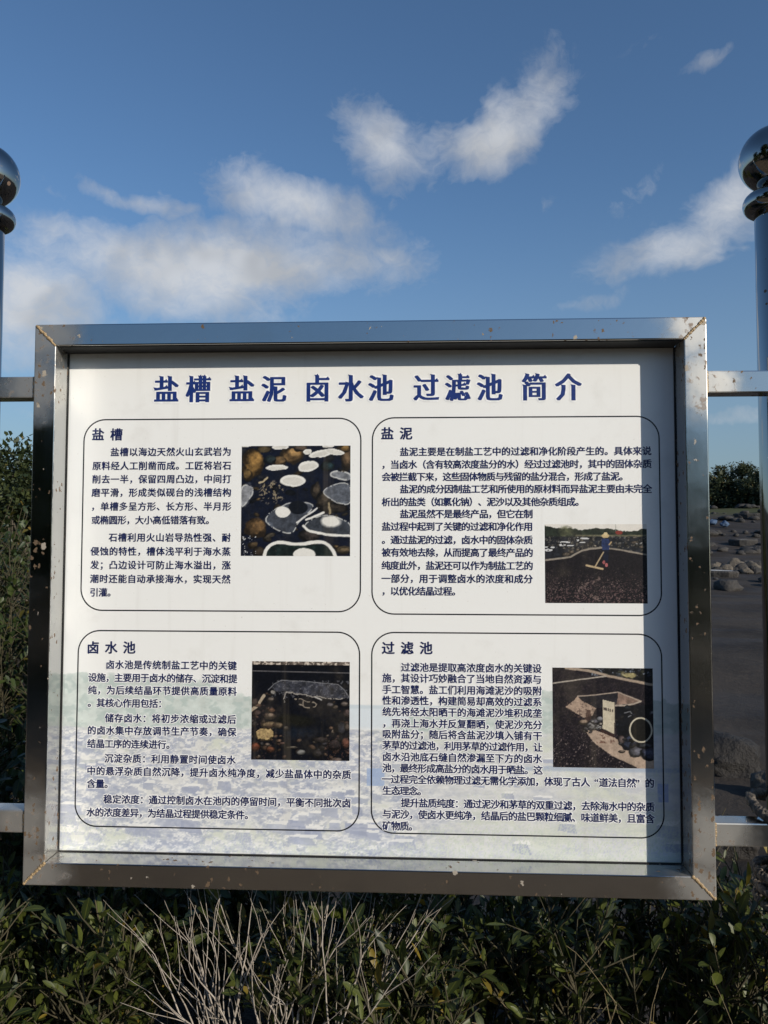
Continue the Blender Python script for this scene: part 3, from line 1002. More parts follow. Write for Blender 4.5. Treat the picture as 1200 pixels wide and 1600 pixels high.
def paint_filter_pool():
    p = Paint(166, 166, (82, 70, 1092, 1078), (24, 20, 28), 400)
    X, Y = p.X, p.Y
    p.lay(np.clip((p.n(80, 3, gain=.8) - .52) * 9, 0, 1) * .8, (52, 42, 46))
    p.speck(np.clip((Y - 560) / 300, .15, 1), (120, 104, 100), .67, 75)
    p.poly([(400, 70), (1095, 70), (1095, 235), (900, 190), (640, 150)], (26, 26, 28), 6, .8)
    p.speck((X > 440) * (Y < 150), (110, 118, 130), .62, 40)
    p.clutter(30, (440, 75, 1090, 170), (12, 26), [(70, 76, 84), (60, 62, 50), (50, 54, 66)], 14)
    p.ell(850, 135, 80, 30, (166, 152, 98), 60, .5, .9, .4)
    p.line([(220, 76), (440, 100), (640, 150), (860, 195), (1095, 240)], 26, (168, 146, 124), 5)
    p.line([(80, 232), (330, 196), (620, 156)], 13, (180, 168, 152), 3)
    p.poly([(330, 362), (740, 316), (970, 402), (900, 440), (720, 450), (500, 485)], (38, 36, 42), 4, .4)
    p.poly([(335, 360), (212, 470), (300, 520), (400, 575), (480, 550), (520, 480), (440, 440), (380, 405)], (170, 142, 120), 9, .25)
    p.speck((X > 230) * (X < 520) * (Y > 420) * (Y < 580), (84, 64, 56), .58, 60, .7)
    p.poly([(430, 490), (470, 500), (480, 600), (410, 620)], (78, 54, 46), 14, .4, .8)
    p.poly([(740, 318), (968, 402), (900, 428), (720, 442), (735, 380)], (140, 112, 96), 6, .35)
    p.line([(335, 360), (520, 345), (740, 316), (970, 402)], 11, (178, 158, 138), 4)
    p.line([(710, 450), (800, 452), (890, 436), (965, 410)], 16, (178, 160, 142), 8)
    p.poly([(720, 460), (1090, 430), (1090, 830), (930, 830), (720, 740)], (18, 20, 26), 8, .5)
    p.line([(800, 520), (860, 505), (885, 540), (840, 560)], 10, (110, 112, 116), 6)
    p.poly([(390, 680), (470, 690), (560, 715), (700, 770), (840, 870), (1095, 985), (1095, 1085), (960, 1085), (700, 965), (500, 830)], (178, 152, 130), 7, .15)
    p.speck((Y > 740) * (Y < 830) * (X > 520) * (X < 700), (120, 84, 68), .55, 40)
    p.poly([(560, 690), (700, 740), (700, 775), (560, 715)], (62, 40, 36), 4)
    for s in [(470, 660, 50, 40, (150, 146, 144)), (540, 670, 40, 30, (170, 168, 168)), (500, 610, 50, 30, (90, 88, 96)), (555, 590, 34, 26, (140, 140, 146)), (390, 620, 50, 26, (160, 134, 112)),
              (840, 820, 90, 70, (58, 66, 92)), (910, 910, 70, 60, (104, 104, 116)), (1030, 930, 80, 76, (60, 66, 92)), (770, 790, 36, 50, (118, 100, 96)), (1000, 850, 80, 34, (60, 64, 70)), (1075, 520, 26, 24, (120, 122, 130)), (770, 910, 36, 14, (124, 106, 92))]:
        p.stone(*s)
    p.clutter(30, (700, 460, 1090, 860), (14, 30), [(44, 50, 60), (60, 58, 58), (36, 40, 54)], 15)
    p.clutter(16, (400, 600, 600, 720), (12, 26), [(130, 126, 124), (80, 76, 78), (150, 140, 130)], 16)
    ring = [(962 + 108 * math.cos(a), 692 + 120 * math.sin(a)) for a in np.linspace(0, 2 * math.pi, 40)]
    p.ell(962, 692, 100, 110, (20, 20, 18), 4)
    p.line(ring, 15, (206, 196, 170), 4)
    p.poly([(585, 392), (705, 420), (697, 735), (583, 680)], (200, 187, 158), 1.5, .08)
    p.poly([(705, 420), (712, 424), (704, 738), (697, 735)], (96, 86, 76))
    for k, x in enumerate((602, 622, 642, 662, 682)):
        p.poly([(x - 8, 466 + k * 5), (x + 7, 470 + k * 5), (x + 7, 498 + k * 5), (x - 8, 494 + k * 5)], (62, 50, 46), 5, 0, .85)
    return p.linear(.30)


def build_panel():
    n = 260
    z_mid = un(580, 1030, REC).z
    z_bot = -ZI + .0008
    wm = paint_watermark()
    white = Paint(600, 2, (0, 0, 1, 1), WHITE, 1).linear()
    zs = np.concatenate([[ZI - .0008, (ZI + z_mid) / 2], np.linspace(z_mid, z_bot, n)])
    panel = ink_sheet('panel', -XI + .0008, XI - .0008, zs, REC, np.concatenate([white, wm], 0), board, M['panel'])

    def picture(label, c0, c1, colors):
        a, b = un(*c0, REC), un(*c1, REC)
        zs = np.linspace(a.z, b.z, colors.shape[0])
        o = ink_sheet('printed_photograph', a.x, b.x, zs, REC - .0002, colors, panel, M['photo'])
        o['label'] = label
    picture('printed photograph of white salt pans among brown stones', (378, 697), (547, 869), paint_salt_pans())
    picture('printed photograph of a figure raking black sand', (851, 819), (1012, 943), paint_raking())
    picture('printed photograph of a dark stone brine pool', (394, 1033), (546, 1189), paint_brine_pool())
    picture('printed photograph of a filter pool with a small sign', (863, 1043), (1022, 1201), paint_filter_pool())

    # thin rounded outlines of the four text boxes
    for a, b in (((131, 655), (564, 957)), ((581, 652), (1035, 963)), ((122, 984), (562, 1300)), ((580, 987), (1039, 1311))):
        p0, p1 = un(*a, REC), un(*b, REC)
        r, wd = .052, .0030
        v, f = [], []
        pts = []
        for cx, cz, a0 in ((p1.x - r, p0.z - r, 0), (p0.x + r, p0.z - r, 90), (p0.x + r, p1.z + r, 180), (p1.x - r, p1.z + r, 270)):
            for k in range(13):
                t = R(a0 + 90 * k / 12)
                pts.append((cx, cz, math.cos(t), math.sin(t)))
        for cx, cz, c, s in pts:
            v += [(cx + (r - wd) * c, REC - .0002, cz + (r - wd) * s), (cx + r * c, REC - .0002, cz + r * s)]
        m = len(pts)
        f = [(2 * i, 2 * i + 1, 2 * ((i + 1) % m) + 1, 2 * ((i + 1) % m)) for i in range(m)]
        link('box_outline', pydata('box_outline', v, f), M['black'], panel)
    return panel


panel = build_panel()

# ---- lettering: the glyph outlines come from the built-in font, all evaluated in one go
def build_glyphs(chars):
    out, obs = {}, []
    for ch in sorted(set(chars)):
        cu = bpy.data.curves.new('lettering', 'FONT')
        cu.resolution_u = 2
        cu.body = ch
        o = bpy.data.objects.new('lettering', cu)
        col.objects.link(o)
        obs.append((ch, o, cu))
    dg = bpy.context.evaluated_depsgraph_get()
    for ch, o, cu in obs:
        me = bpy.data.meshes.new_from_object(o.evaluated_get(dg))
        co = np.empty(len(me.vertices) * 3)
        me.vertices.foreach_get('co', co)
        out[ch] = (co.reshape(-1, 3)[:, :2].copy(), [tuple(p.vertices) for p in me.polygons])
        bpy.data.meshes.remove(me)
    for ch, o, cu in obs:
        bpy.data.objects.remove(o)
        bpy.data.curves.remove(cu)
    return out


class Letters:
    def __init__(self):
        self.v, self.f = [], []

    def put(self, ch, x, z, em, Y, sx=1.0):
        """x = left of the cell, z = middle of the glyph"""
        co, fs = GLYPHS[ch]
        b = len(self.v)
        for cx, cy in co:
            self.v.append((x + cx * em * sx, Y, z + (cy - .38) * em))
        self.f += [tuple(b + i for i in f) for f in fs]

    def bold(self, ch, x, z, em, Y, rx, rz, n, sx=1.0):
        """a heavier weight: the same strokes struck several times round an ellipse"""
        for j in range(n):
            t = (j + .5) * 2 * math.pi / n
            self.put(ch, x + rx * math.cos(t), z + rz * math.sin(t), em, Y - .00002 * j, sx)

    def link(self, name, mat, parent):
        o = link(name, pydata(name, self.v, self.f), mat, parent)
        return o


INK_Y = REC - .0005


def box_text(ox, oy, heading, lines, halo):
    k = 500 / 1200
    pts = lambda x, y: un(ox + x * k, oy + y * k, INK_Y)
    h = Letters()
    for ch, x in heading[0]:
        p = pts(x, heading[1])
        h.bold(ch, p.x - .0150, p.z, .0300, INK_Y, .0009, .0007, 5)
    h.link('heading_text', M['navy'], panel)
    body, white = Letters(), Letters()
    em = .0212
    for txt, x0, x1, y in lines:
        n = len(txt)
        if x1 is None:
            x1 = x0 + 33 * n
        a, b = pts(x0, y), pts(x1, y)
        pitch = (b.x - a.x) / n
        for i, ch in enumerate(txt):
            x = a.x + pitch * i - .0004
            if ch in '“”':
                x += pitch * (.5 if ch == '“' else 0)
            body.bold(ch, x, a.z, em, INK_Y, .00075 if halo else .00062, .00055 if halo else .00042, 5)
            if halo:
                white.bold(ch, x, a.z, em, INK_Y + .0002, .0026, .0026, 8)
    if halo:
        white.link('lettering_halo', M['halo'], panel)
    body.link('body_text', M['navy'], panel)


TEXTS = [
    (100, 560, ([('盐', 128), ('槽', 197)], 285), [
    ('盐槽以海边天然火山玄武岩为', 175, 630, 351), ('原料经人工削凿而成。工匠将岩石', 107, 630, 403),
    ('削去一半，保留四周凸边，中间打', 106, 630, 453), ('磨平滑，形成类似砚台的浅槽结构', 104, 630, 503),
    ('，单槽多呈方形、长方形、半月形', 102, 630, 555), ('或椭圆形，大小高低错落有致。', 103, None, 606),
    ('石槽利用火山岩导热性强、耐', 168, 628, 671), ('侵蚀的特性，槽体浅平利于海水蒸', 100, 628, 723),
    ('发；凸边设计可防止海水溢出，涨', 99, 628, 774), ('潮时还能自动承接海水，实现天然', 98, 627, 826), ('引灌。', 97, None, 877)], False),
    (560, 560, ([('盐', 109), ('泥', 179)], 281), [
    ('盐泥主要是在制盐工艺中的过滤和净化阶段产生的。具体来说', 156, 1100, 350), ('，当卤水（含有较高浓度盐分的水）经过过滤池时，其中的固体杂质', 87, 1100, 398),
    ('会被拦截下来，这些固体物质与残留的盐分混合，形成了盐泥。', 88, None, 444), ('盐泥的成分因制盐工艺和所使用的原材料而异盐泥主要由未完全', 156, 1101, 490),
    ('析出的盐类（如氯化钠）、泥沙以及其他杂质组成。', 88, None, 538), ('盐泥虽然不是最终产品，但它在制', 156, 654, 583),
    ('盐过程中起到了关键的过滤和净化作用', 88, 654, 630), ('。通过盐泥的过滤，卤水中的固体杂质', 88, 654, 680),
    ('被有效地去除，从而提高了最终产品的', 88, 655, 727), ('纯度此外，盐泥还可以作为制盐工艺的', 87, 655, 776),
    ('一部分，用于调整卤水的浓度和成分', 87, 656, 825), ('，以优化结晶过程。', 87, None, 872)], False),
    (100, 960, ([('卤', 109), ('水', 177), ('池', 245)], 124), [
    ('卤水池是传统制盐工艺中的关键', 157, 650, 188), ('设施，主要用于卤水的储存、沉淀和提', 91, 650, 236),
    ('纯，为后续结晶环节提供高质量原料', 90, 650, 283), ('。其核心作用包括：', 89, None, 331),
    ('储存卤水：将初步浓缩或过滤后', 154, 648, 388), ('的卤水集中存放调节生产节奏，确保', 88, 648, 434),
    ('结晶工序的连续进行。', 87, None, 484), ('沉淀杂质：利用静置时间使卤水', 152, 646, 539),
    ('中的悬浮杂质自然沉降，提升卤水纯净度，减少盐晶体中的杂质', 86, 1079, 586), ('含量。', 86, None, 634),
    ('稳定浓度：通过控制卤水在池内的停留时间，平衡不同批次卤', 148, 1077, 692), ('水的浓度差异，为结晶过程提供稳定条件。', 84, None, 741)], True),
    (560, 960, ([('过', 112), ('滤', 183), ('池', 254)], 126), [
    ('过滤池是提取高浓度卤水的关键设', 160, 688, 198), ('施，其设计巧妙融合了当地自然资源与', 90, 688, 238),
    ('手工智慧。盐工们利用海滩泥沙的吸附', 90, 689, 281), ('性和渗透性，构建简易却高效的过滤系', 90, 689, 322),
    ('统先将经太阳晒干的海滩泥沙堆积成垄', 90, 689, 364), ('，再浇上海水并反复翻晒，使泥沙充分', 90, 690, 407),
    ('吸附盐分；随后将含盐泥沙填入铺有干', 90, 690, 448), ('茅草的过滤池，利用茅草的过滤作用，让', 90, 690, 490),
    ('卤水沿池底石缝自然渗漏至下方的卤水', 90, 690, 533), ('池，最终形成高盐分的卤水用于晒盐。这', 90, 690, 575),
    ('一过程完全依赖物理过滤无需化学添加，体现了古人“道法自然”的', 88, 1109, 617), ('生态理念。', 90, None, 660),
    ('提升盐质纯度：通过泥沙和茅草的双重过滤，去除海水中的杂质', 160, 1110, 706), ('与泥沙，使卤水更纯净，结晶后的盐巴颗粒细腻、味道鲜美，且富含', 90, 1110, 748), ('矿物质。', 90, None, 792)], True)]
TITLE = '盐槽盐泥卤水池过滤池简介'
GLYPHS = build_glyphs(TITLE + ''.join(ch for t in TEXTS for ch, _ in t[2][0]) + ''.join(l[0] for t in TEXTS for l in t[3]))
for t_ in TEXTS:
    box_text(*t_)


def serifs(ch, ink, x0, z0, em, sx):
    """wedges at the ends of level strokes and slanted heads on the uprights, as in a heavy Song face"""
    co, fs = GLYPHS[ch]
    count = {}
    for f in fs:
        for i in range(len(f)):
            a, b = f[i], f[(i + 1) % len(f)]
            count[(a, b)] = 1
    k = 0
    for (a, b) in list(count):
        if (b, a) in count:
            continue
        (ax, ay), (bx, by) = co[a], co[b]
        dx, dy = bx - ax, by - ay
        L = math.hypot(dx, dy)
        if not .045 < L < .10:
            continue
        tri = None
        if abs(dx) < .012 and dy > 0:                        # right end of a level stroke
            top = max(ay, by)
            tri = [(ax + .030, min(ay, by) + .01), (ax - .012, top + .062), (ax - .105, top - .006)]
        elif abs(dy) < .02 and dx < 0 and max(ay, by) > .3:   # head of an upright
            y = max(ay, by)
            tri = [(max(ax, bx) + .035, y - .005), (min(ax, bx) - .070, y + .028), (min(ax, bx) - .036, y - .035)]
        if tri:
            b0 = len(ink.v)
            k += 1
            for cx, cy in tri:
                ink.v.append((x0 + cx * em * sx, INK_Y - .0002 - .000006 * k, z0 + (cy - .38) * em))
            ink.f.append((b0, b0 + 1, b0 + 2))


def title():
    cells = list(zip(TITLE, (260, 310, 378, 428, 496, 548, 595, 666, 715, 765, 835, 888)))
    em = .066
    for ch, px in cells:
        ink, white = Letters(), Letters()
        p = un(px, 606.5 - (px - 570) * .006, INK_Y)
        x0 = p.x - em * .5 * .9
        white.bold(ch, x0, p.z, em, INK_Y + .00028, .0060, .0050, 12, .9)
        for j in range(9):                                   # broad uprights, finer cross strokes
            ink.put(ch, x0 - .0024 + .0048 * j / 8, p.z + (.0004 if j % 2 else -.0004), em, INK_Y - .00002 * j, .9)
        serifs(ch, ink, x0, p.z, em, .9)
        white.link('title_halo', M['halo'], panel)
        ink.link('title_character', M['title'], panel)


title()

# ------------------------------------------------------------------ weathered rope on the right-hand post
def build_rope():
    rope = tag(empty('rope', FENCE), 'weathered grey rope knotted round the right post at the lower rail', 'rope')
    cx, cy, r = .934, .0985, .0445

    def strands(path, rad, twist, n=3):
        tb = Tubes(6)
        path = [Vector(p) for p in path]
        fine = []
        for i in range(len(path) - 1):
            p0, p1, p2, p3 = path[max(i - 1, 0)], path[i], path[i + 1], path[min(i + 2, len(path) - 1)]
            for s in range(8):
                t = s / 8
                fine.append(.5 * (2 * p1 + (p2 - p0) * t + (2 * p0 - 5 * p1 + 4 * p2 - p3) * t * t + (3 * p1 - p0 - 3 * p2 + p3) * t ** 3))
        fine.append(path[-1])
        for k in range(n):
            pts, rr, L = [], [], 0
            for i, p in enumerate(fine):
                if i:
                    L += (p - fine[i - 1]).length
                d = (fine[min(i + 1, len(fine) - 1)] - fine[max(i - 1, 0)]).normalized()
                a = d.cross(Vector((.2, .3, .9))).normalized()
                b = d.cross(a)
                t = L * twist + k * 2 * math.pi / n
                pts.append(p + (a * math.cos(t) + b * math.sin(t)) * rad * .55 + Vector((random.gauss(0, .0006), random.gauss(0, .0006), random.gauss(0, .0006))))
                rr.append(rad * .52 * random.uniform(.85, 1.15))
            tb.add(pts, rr)
        return tb
    # a loop slung over the lower rail and round the post
    sling = [(.872, .004, -.462), (.895, -.014, -.470), (.925, -.020, -.500), (.955, -.010, -.535), (.985, .06, -.53), (.99, .13, -.49), (.95, .165, -.455), (.90, .15, -.445), (.865, .10, -.44), (.858, .045, -.448), (.872, .002, -.458), (.90, -.012, -.482), (.93, -.018, -.522), (.945, -.012, -.555)]
    link('sling', strands(sling, .0115, 170, 4).mesh('sling'), M['rope'], rope)
    coil = []
    for k in range(34):
        a = k * 2 * math.pi / 11
        coil.append((cx + (r + .011) * math.cos(a), cy + (r + .011) * math.sin(a), -.585 - .006 * k / 2.2 + .004 * math.sin(k * 1.7)))
    link('coil', strands(coil, .0105, 200, 3).mesh('coil'), M['rope'], rope)
    fr = Tubes(4)
    for k in range(26):
        p = Vector((.945 + random.gauss(0, .012), -.012 + random.gauss(0, .006), -.55 - random.random() * .02))
        fr.add([p, p + Vector((random.gauss(0, .012), random.gauss(0, .01), -.03)), p + Vector((random.gauss(0, .03), random.gauss(0, .02), -.05 - random.random() * .03))], [.0013, .001, .0005])
    link('frayed_end', fr.mesh('frayed_end'), M['rope'], rope)


build_rope()


# ------------------------------------------------------------------ plants
def leaf_shape(length, width, fold=.25, curl=.25, round_tip=.5):
    """a folded leaf of 12 triangles along +Y; returns vertices, faces and the tint's green channel (distance from the midrib)"""
    st = [(0, .06), (.22, .62), (.5 + .12 * round_tip, 1.0), (.82, .60 + .25 * round_tip), (1.0, .05)]
    v, f, g = [], [], []
    for t, w in st:
        z = -curl * length * t * t
        h = w * width / 2
        v += [(-h, t * length, z + fold * h), (0, t * length, z), (h, t * length, z + fold * h)]
        g += [1.0, 0.0, 1.0]
    for i in range(len(st) - 1):
        a = i * 3
        f += [(a, a + 1, a + 4, a + 3), (a + 1, a + 2, a + 5, a + 4)]
    return v, f, g


def leaf_mesh(name, shape):
    v, f, g = shape
    me = pydata(name, v, f, True)
    c = me.color_attributes.new('tint', 'FLOAT_COLOR', 'POINT')
    c.data.foreach_set('color', np.array([(0.0, x, 0, 1) for x in g], np.float32).ravel())
    return me


def joined_leaves(name, shapes, mats):
    """one mesh of many leaves: shapes[i % n] placed by 4x4 matrices"""
    V, F, C = [], [], []
    base = 0
    packs = [(np.array([(*p, 1.0) for p in s[0]]), np.array(s[1]), np.array(s[2])) for s in shapes]
    for i, m in enumerate(mats):
        pv, pf, pg = packs[i % len(packs)]
        V.append((pv @ np.array(m).T)[:, :3])
        F.append(pf + base)
        t = random.random()
        C.append(np.stack([np.full(len(pg), t), pg, np.zeros(len(pg)), np.ones(len(pg))], 1))
        base += len(pv)
    V, F, C = np.concatenate(V), np.concatenate(F), np.concatenate(C)
    me = bpy.data.meshes.new(name)
    me.vertices.add(len(V))
    me.vertices.foreach_set('co', V.astype(np.float32).ravel())
    me.loops.add(F.size)
    me.loops.foreach_set('vertex_index', F.astype(np.int32).ravel())
    me.polygons.add(len(F))
    me.polygons.foreach_set('loop_start', np.arange(0, F.size, F.shape[1], dtype=np.int32))
    me.update(calc_edges=True)
    me.shade_smooth()
    c = me.color_attributes.new('tint', 'FLOAT_COLOR', 'POINT')
    c.data.foreach_set('color', C.astype(np.float32).ravel())
    return me


def leaf_matrix(pos, direction, scale, up=None):
    y = Vector(direction).normalized()
    ref = up or Vector((random.gauss(0, .5), random.gauss(0, .5), 1))
    x = y.cross(ref)
    if x.length < 1e-4:
        x = y.cross(Vector((1, 0, 0)))
    x.normalize()
    z = x.cross(y)
    m = Matrix((x, y, z)).transposed().to_4x4() @ Matrix.Scale(scale, 4)
    m.translation = pos
    return m


LANCE = [leaf_shape(.054, .0185, .35, .14, .3), leaf_shape(.046, .0185, .2, .25, .45), leaf_shape(.058, .020, .3, -.05, .35)]
ROUND = [leaf_shape(.050, .026, .25, .15, .8), leaf_shape(.044, .025, .15, .25, .9), leaf_shape(.054, .027, .3, .05, .8)]
LANCE_ME = [leaf_mesh('leaf', s) for s in LANCE]
ROUND_ME = [leaf_mesh('leaf', s) for s in ROUND]
for m_ in LANCE_ME:
    m_.materials.append(M['leaf'])
for m_ in ROUND_ME:
    m_.materials.append(M['leaf_round'])


def visible(p):
    q = project(p)
    if q is None or not (-10 < q[0] < 1210 and 0 < q[1] < 1610):
        return None
    if 45 < q[0] < 1112 and q[1] < 1392 and p.y > 0:
        return None
    return q[2]


def shrub(label, x, y, height, spread, stems, per, kind='lance', group=None, single=110, size=1.0, lean=(0, 0), name='leafy_shrub'):
    z0 = ground_z(x, y)
    root = tag(empty(name), label, 'shrub', group)
    root.location = (x, y, z0)
    tb = Tubes(5)
    mats = []
    for s in range(stems):
        a = random.uniform(0, 2 * math.pi)
        r0 = random.random() ** .5 * spread * .35
        h = height * random.uniform(.55, 1.0)
        out = spread * random.uniform(.1, .75)
        p = Vector((math.cos(a) * r0, math.sin(a) * r0, -.02))
        tip = Vector((p.x + math.cos(a) * out + lean[0] * h, p.y + math.sin(a) * out + lean[1] * h, h))
        ctrl = Vector((p.x * .6 + tip.x * .4 + random.gauss(0, .03), p.y * .6 + tip.y * .4 + random.gauss(0, .03), h * .62))
        n = 9
        path = [p * (1 - t) ** 2 + ctrl * 2 * t * (1 - t) + tip * t * t for t in [i / (n - 1) for i in range(n)]]
        tb.add(path, [.0042 * (1 - .75 * i / (n - 1)) * (height / .6) ** .5 for i in range(n)])
        # side shoots carry the leaves
        shoots = [path]
        for k in range(max(2, int(per * .22))):
            i = random.randint(2, n - 2)
            b = path[i]
            d = Vector((random.gauss(0, 1), random.gauss(0, 1), random.uniform(.5, 1.6))).normalized()
            L = random.uniform(.06, .15) * (height / .6) ** .6
            sh = [b, b + d * L * .5 + Vector((0, 0, .01)), b + d * L + Vector((0, 0, .03))]
            tb.add(sh, [.0025, .002, .001])
            shoots.append(sh)
        for j in range(per):
            sh = random.choice(shoots)
            t = (1 - random.random() ** 1.5) if sh is path else random.uniform(.25, 1)
            if sh is path:
                t = max(.25, t)
            u = t * (len(sh) - 1)
            i = min(int(u), len(sh) - 2)
            b = sh[i].lerp(sh[i + 1], u - i)
            d = (sh[i + 1] - sh[i]).normalized()
            side = d.cross(Vector((random.gauss(0, 1), random.gauss(0, 1), random.gauss(0, 1)))).normalized()
            dr = side * random.uniform(.5, 1.0) + d * random.uniform(.35, 1.1) + Vector((0, 0, .2))
            mats.append(leaf_matrix(b, dr, size * random.uniform(.35, 1.25)))
    link('stems', tb.mesh('stems'), M['stem'], root)
    shapes, mes, mat = (LANCE, LANCE_ME, M['leaf']) if kind == 'lance' else (ROUND, ROUND_ME, M['leaf_round'])
    ranked = []
    for i, m in enumerate(mats):
        w = m.translation + root.location
        d = visible(w)
        ranked.append((d if d is not None else 1e6, i))
    ranked.sort()
    chosen = {i for d, i in ranked[:single] if d < 1e5}
    for i in chosen:
        o = link('leaf', mes[i % 3], None, root)
        o.matrix_local = mats[i]
    rest = [m for i, m in enumerate(mats) if i not in chosen]
    if rest:
        o = link('foliage', joined_leaves('foliage', shapes, rest), mat, root)
        o['kind'] = 'stuff'
    return root


def place(px, Y):
    p = at(px, 1500, Y)
    return p.x, Y


G1 = 'green shrubs growing under the board'
for label, px, Y, h, sp, st, per, kind in [
        ('dense leafy shrub in the bottom left corner of the picture', 30, .30, .66, .34, 26, 40, 'lance'),
        ('leafy shrub left of the bare twigs below the board', 165, .42, .58, .34, 24, 40, 'lance'),
        ('dark leafy shrub behind the bare pale twigs', 330, .75, .62, .38, 24, 36, 'round'),
        ('leafy shrub just right of the bare pale twigs', 505, .38, .66, .30, 22, 38, 'lance'),
        ('upright leafy shrub under the middle of the board', 628, .22, .60, .24, 16, 34, 'lance'),
        ('dim shrub under the board right of its middle', 745, .62, .50, .34, 20, 32, 'lance'),
        ('yellowish leafy shrub among dark twigs under the right half of the board', 900, .36, .62, .30, 18, 34, 'lance'),
        ('leafy shrub below the bottom right corner of the board', 1060, .40, .66, .30, 18, 36, 'lance'),
        ('leafy shrub at the foot of the right post', 1165, .30, .66, .28, 16, 36, 'lance')]:
    x, y = place(px, Y)
    shrub(label, x, y, h, sp, int(st * 1.1), int(per * 2.3), kind, G1)
for label, px, y, h, sp, st, per in [
        ('tall glossy bush with rounded leaves left of the board frame', 12, 2.7, 2.0, .72, 64, 150),
        ('lower dark bush behind the lower left rail', 15, .75, .92, .36, 36, 90),
        ('tall bush at the left edge behind the left post', -90, 3.3, 2.1, .75, 50, 120)]:
    shrub(label, at(px, 1000, y).x, y, h, sp, st, per, 'round', 'tall bushes left of the board', 200, 1.0, (0, 0), 'tall_bush')


def branch(tb, p, d, L, r, depth, upbias, spread, top=9.0):
    n = 5
    pts, rr = [p], [r]
    for i in range(n):
        if pts[-1].z > top:
            depth = 0
            break
        d = (d + Vector((random.gauss(0, .10), random.gauss(0, .10), random.gauss(0, .06) + upbias * .12))).normalized()
        pts.append(pts[-1] + d * (L / n))
        rr.append(r * (1 - .55 * (i + 1) / n))
        if depth > 0 and i >= 1 and random.random() < .46:
            side = d.cross(Vector((random.gauss(0, 1), random.gauss(0, 1), random.gauss(0, 1)))).normalized()
            branch(tb, pts[-1], (d + side * spread).normalized(), L * random.uniform(.5, .85), rr[-1] * .72, depth - 1, upbias, spread, top)
    if len(pts) > 1:
        tb.add(pts, rr)
    if depth > 0:
        for s in (-1, 1):
            side = d.cross(Vector((random.gauss(0, 1), random.gauss(0, 1), .2))).normalized() * s
            branch(tb, pts[-1], (d + side * spread).normalized(), L * random.uniform(.5, .75), rr[-1] * .85, depth - 1, upbias, spread, top)


def bare_shrub():
    random.seed(23)
    x, y = place(440, .13)
    root = tag(empty('bare_shrub'), 'leafless pale bleached shrub with upright twigs under the board', 'dead shrub')
    z0 = ground_z(x, y)
    root.location = (x, y, z0)
    for ang, tilt, L in [(-100, .30, .32), (176, .42, .36), (168, .34, .38), (185, .34, .40), (20, .16, .40), (4, .36, .36), (-12, .30, .40), (8, .22, .40), (-70, .15, .38), (190, .20, .42), (2, .50, .34), (172, .52, .28)]:
        tb = Tubes(6)
        a = R(ang)
        d = Vector((math.cos(a) * math.sin(tilt), math.sin(a) * math.sin(tilt) * .3 + .10, math.cos(tilt)))
        branch(tb, Vector((math.cos(a) * .025, math.sin(a) * .02, -.02)), d, L, .0066, 2, .5, .46, .72 - z0 - random.uniform(0, .06))
        link('branch', tb.mesh('branch'), M['dead'], root)


bare_shrub()


def twig_tangle(label, px, Y, n, h, sp, mat, group):
    x, y = place(px, Y)
    root = tag(empty('twig_tangle'), label, 'dead twigs', group)
    root.location = (x, y, ground_z(x, y))
    for _ in range(n):
        tb = Tubes(4)
        a = random.uniform(0, 2 * math.pi)
        d = Vector((math.cos(a) * random.uniform(.2, 1.3), math.sin(a) * random.uniform(.2, 1.0), random.uniform(.5, 1.3))).normalized()
        branch(tb, Vector((random.gauss(0, sp), random.gauss(0, sp * .6), -.01)), d, h * random.uniform(.4, .75), .0028, 1, -.5, .7, .66)
        link('twig', tb.mesh('twig'), mat, root)


random.seed(31)
twig_tangle('tangle of thin dry twigs under the right half of the board', 960, .28, 18, .62, .12, M['dry'], None)
twig_tangle('dry twigs sticking up beside the right post', 1125, .16, 16, .70, .07, M['dry'], None)
twig_tangle('dry fallen twigs among the leaves left of the bleached shrub', 150, .26, 5, .55, .10, M['dry'], None)


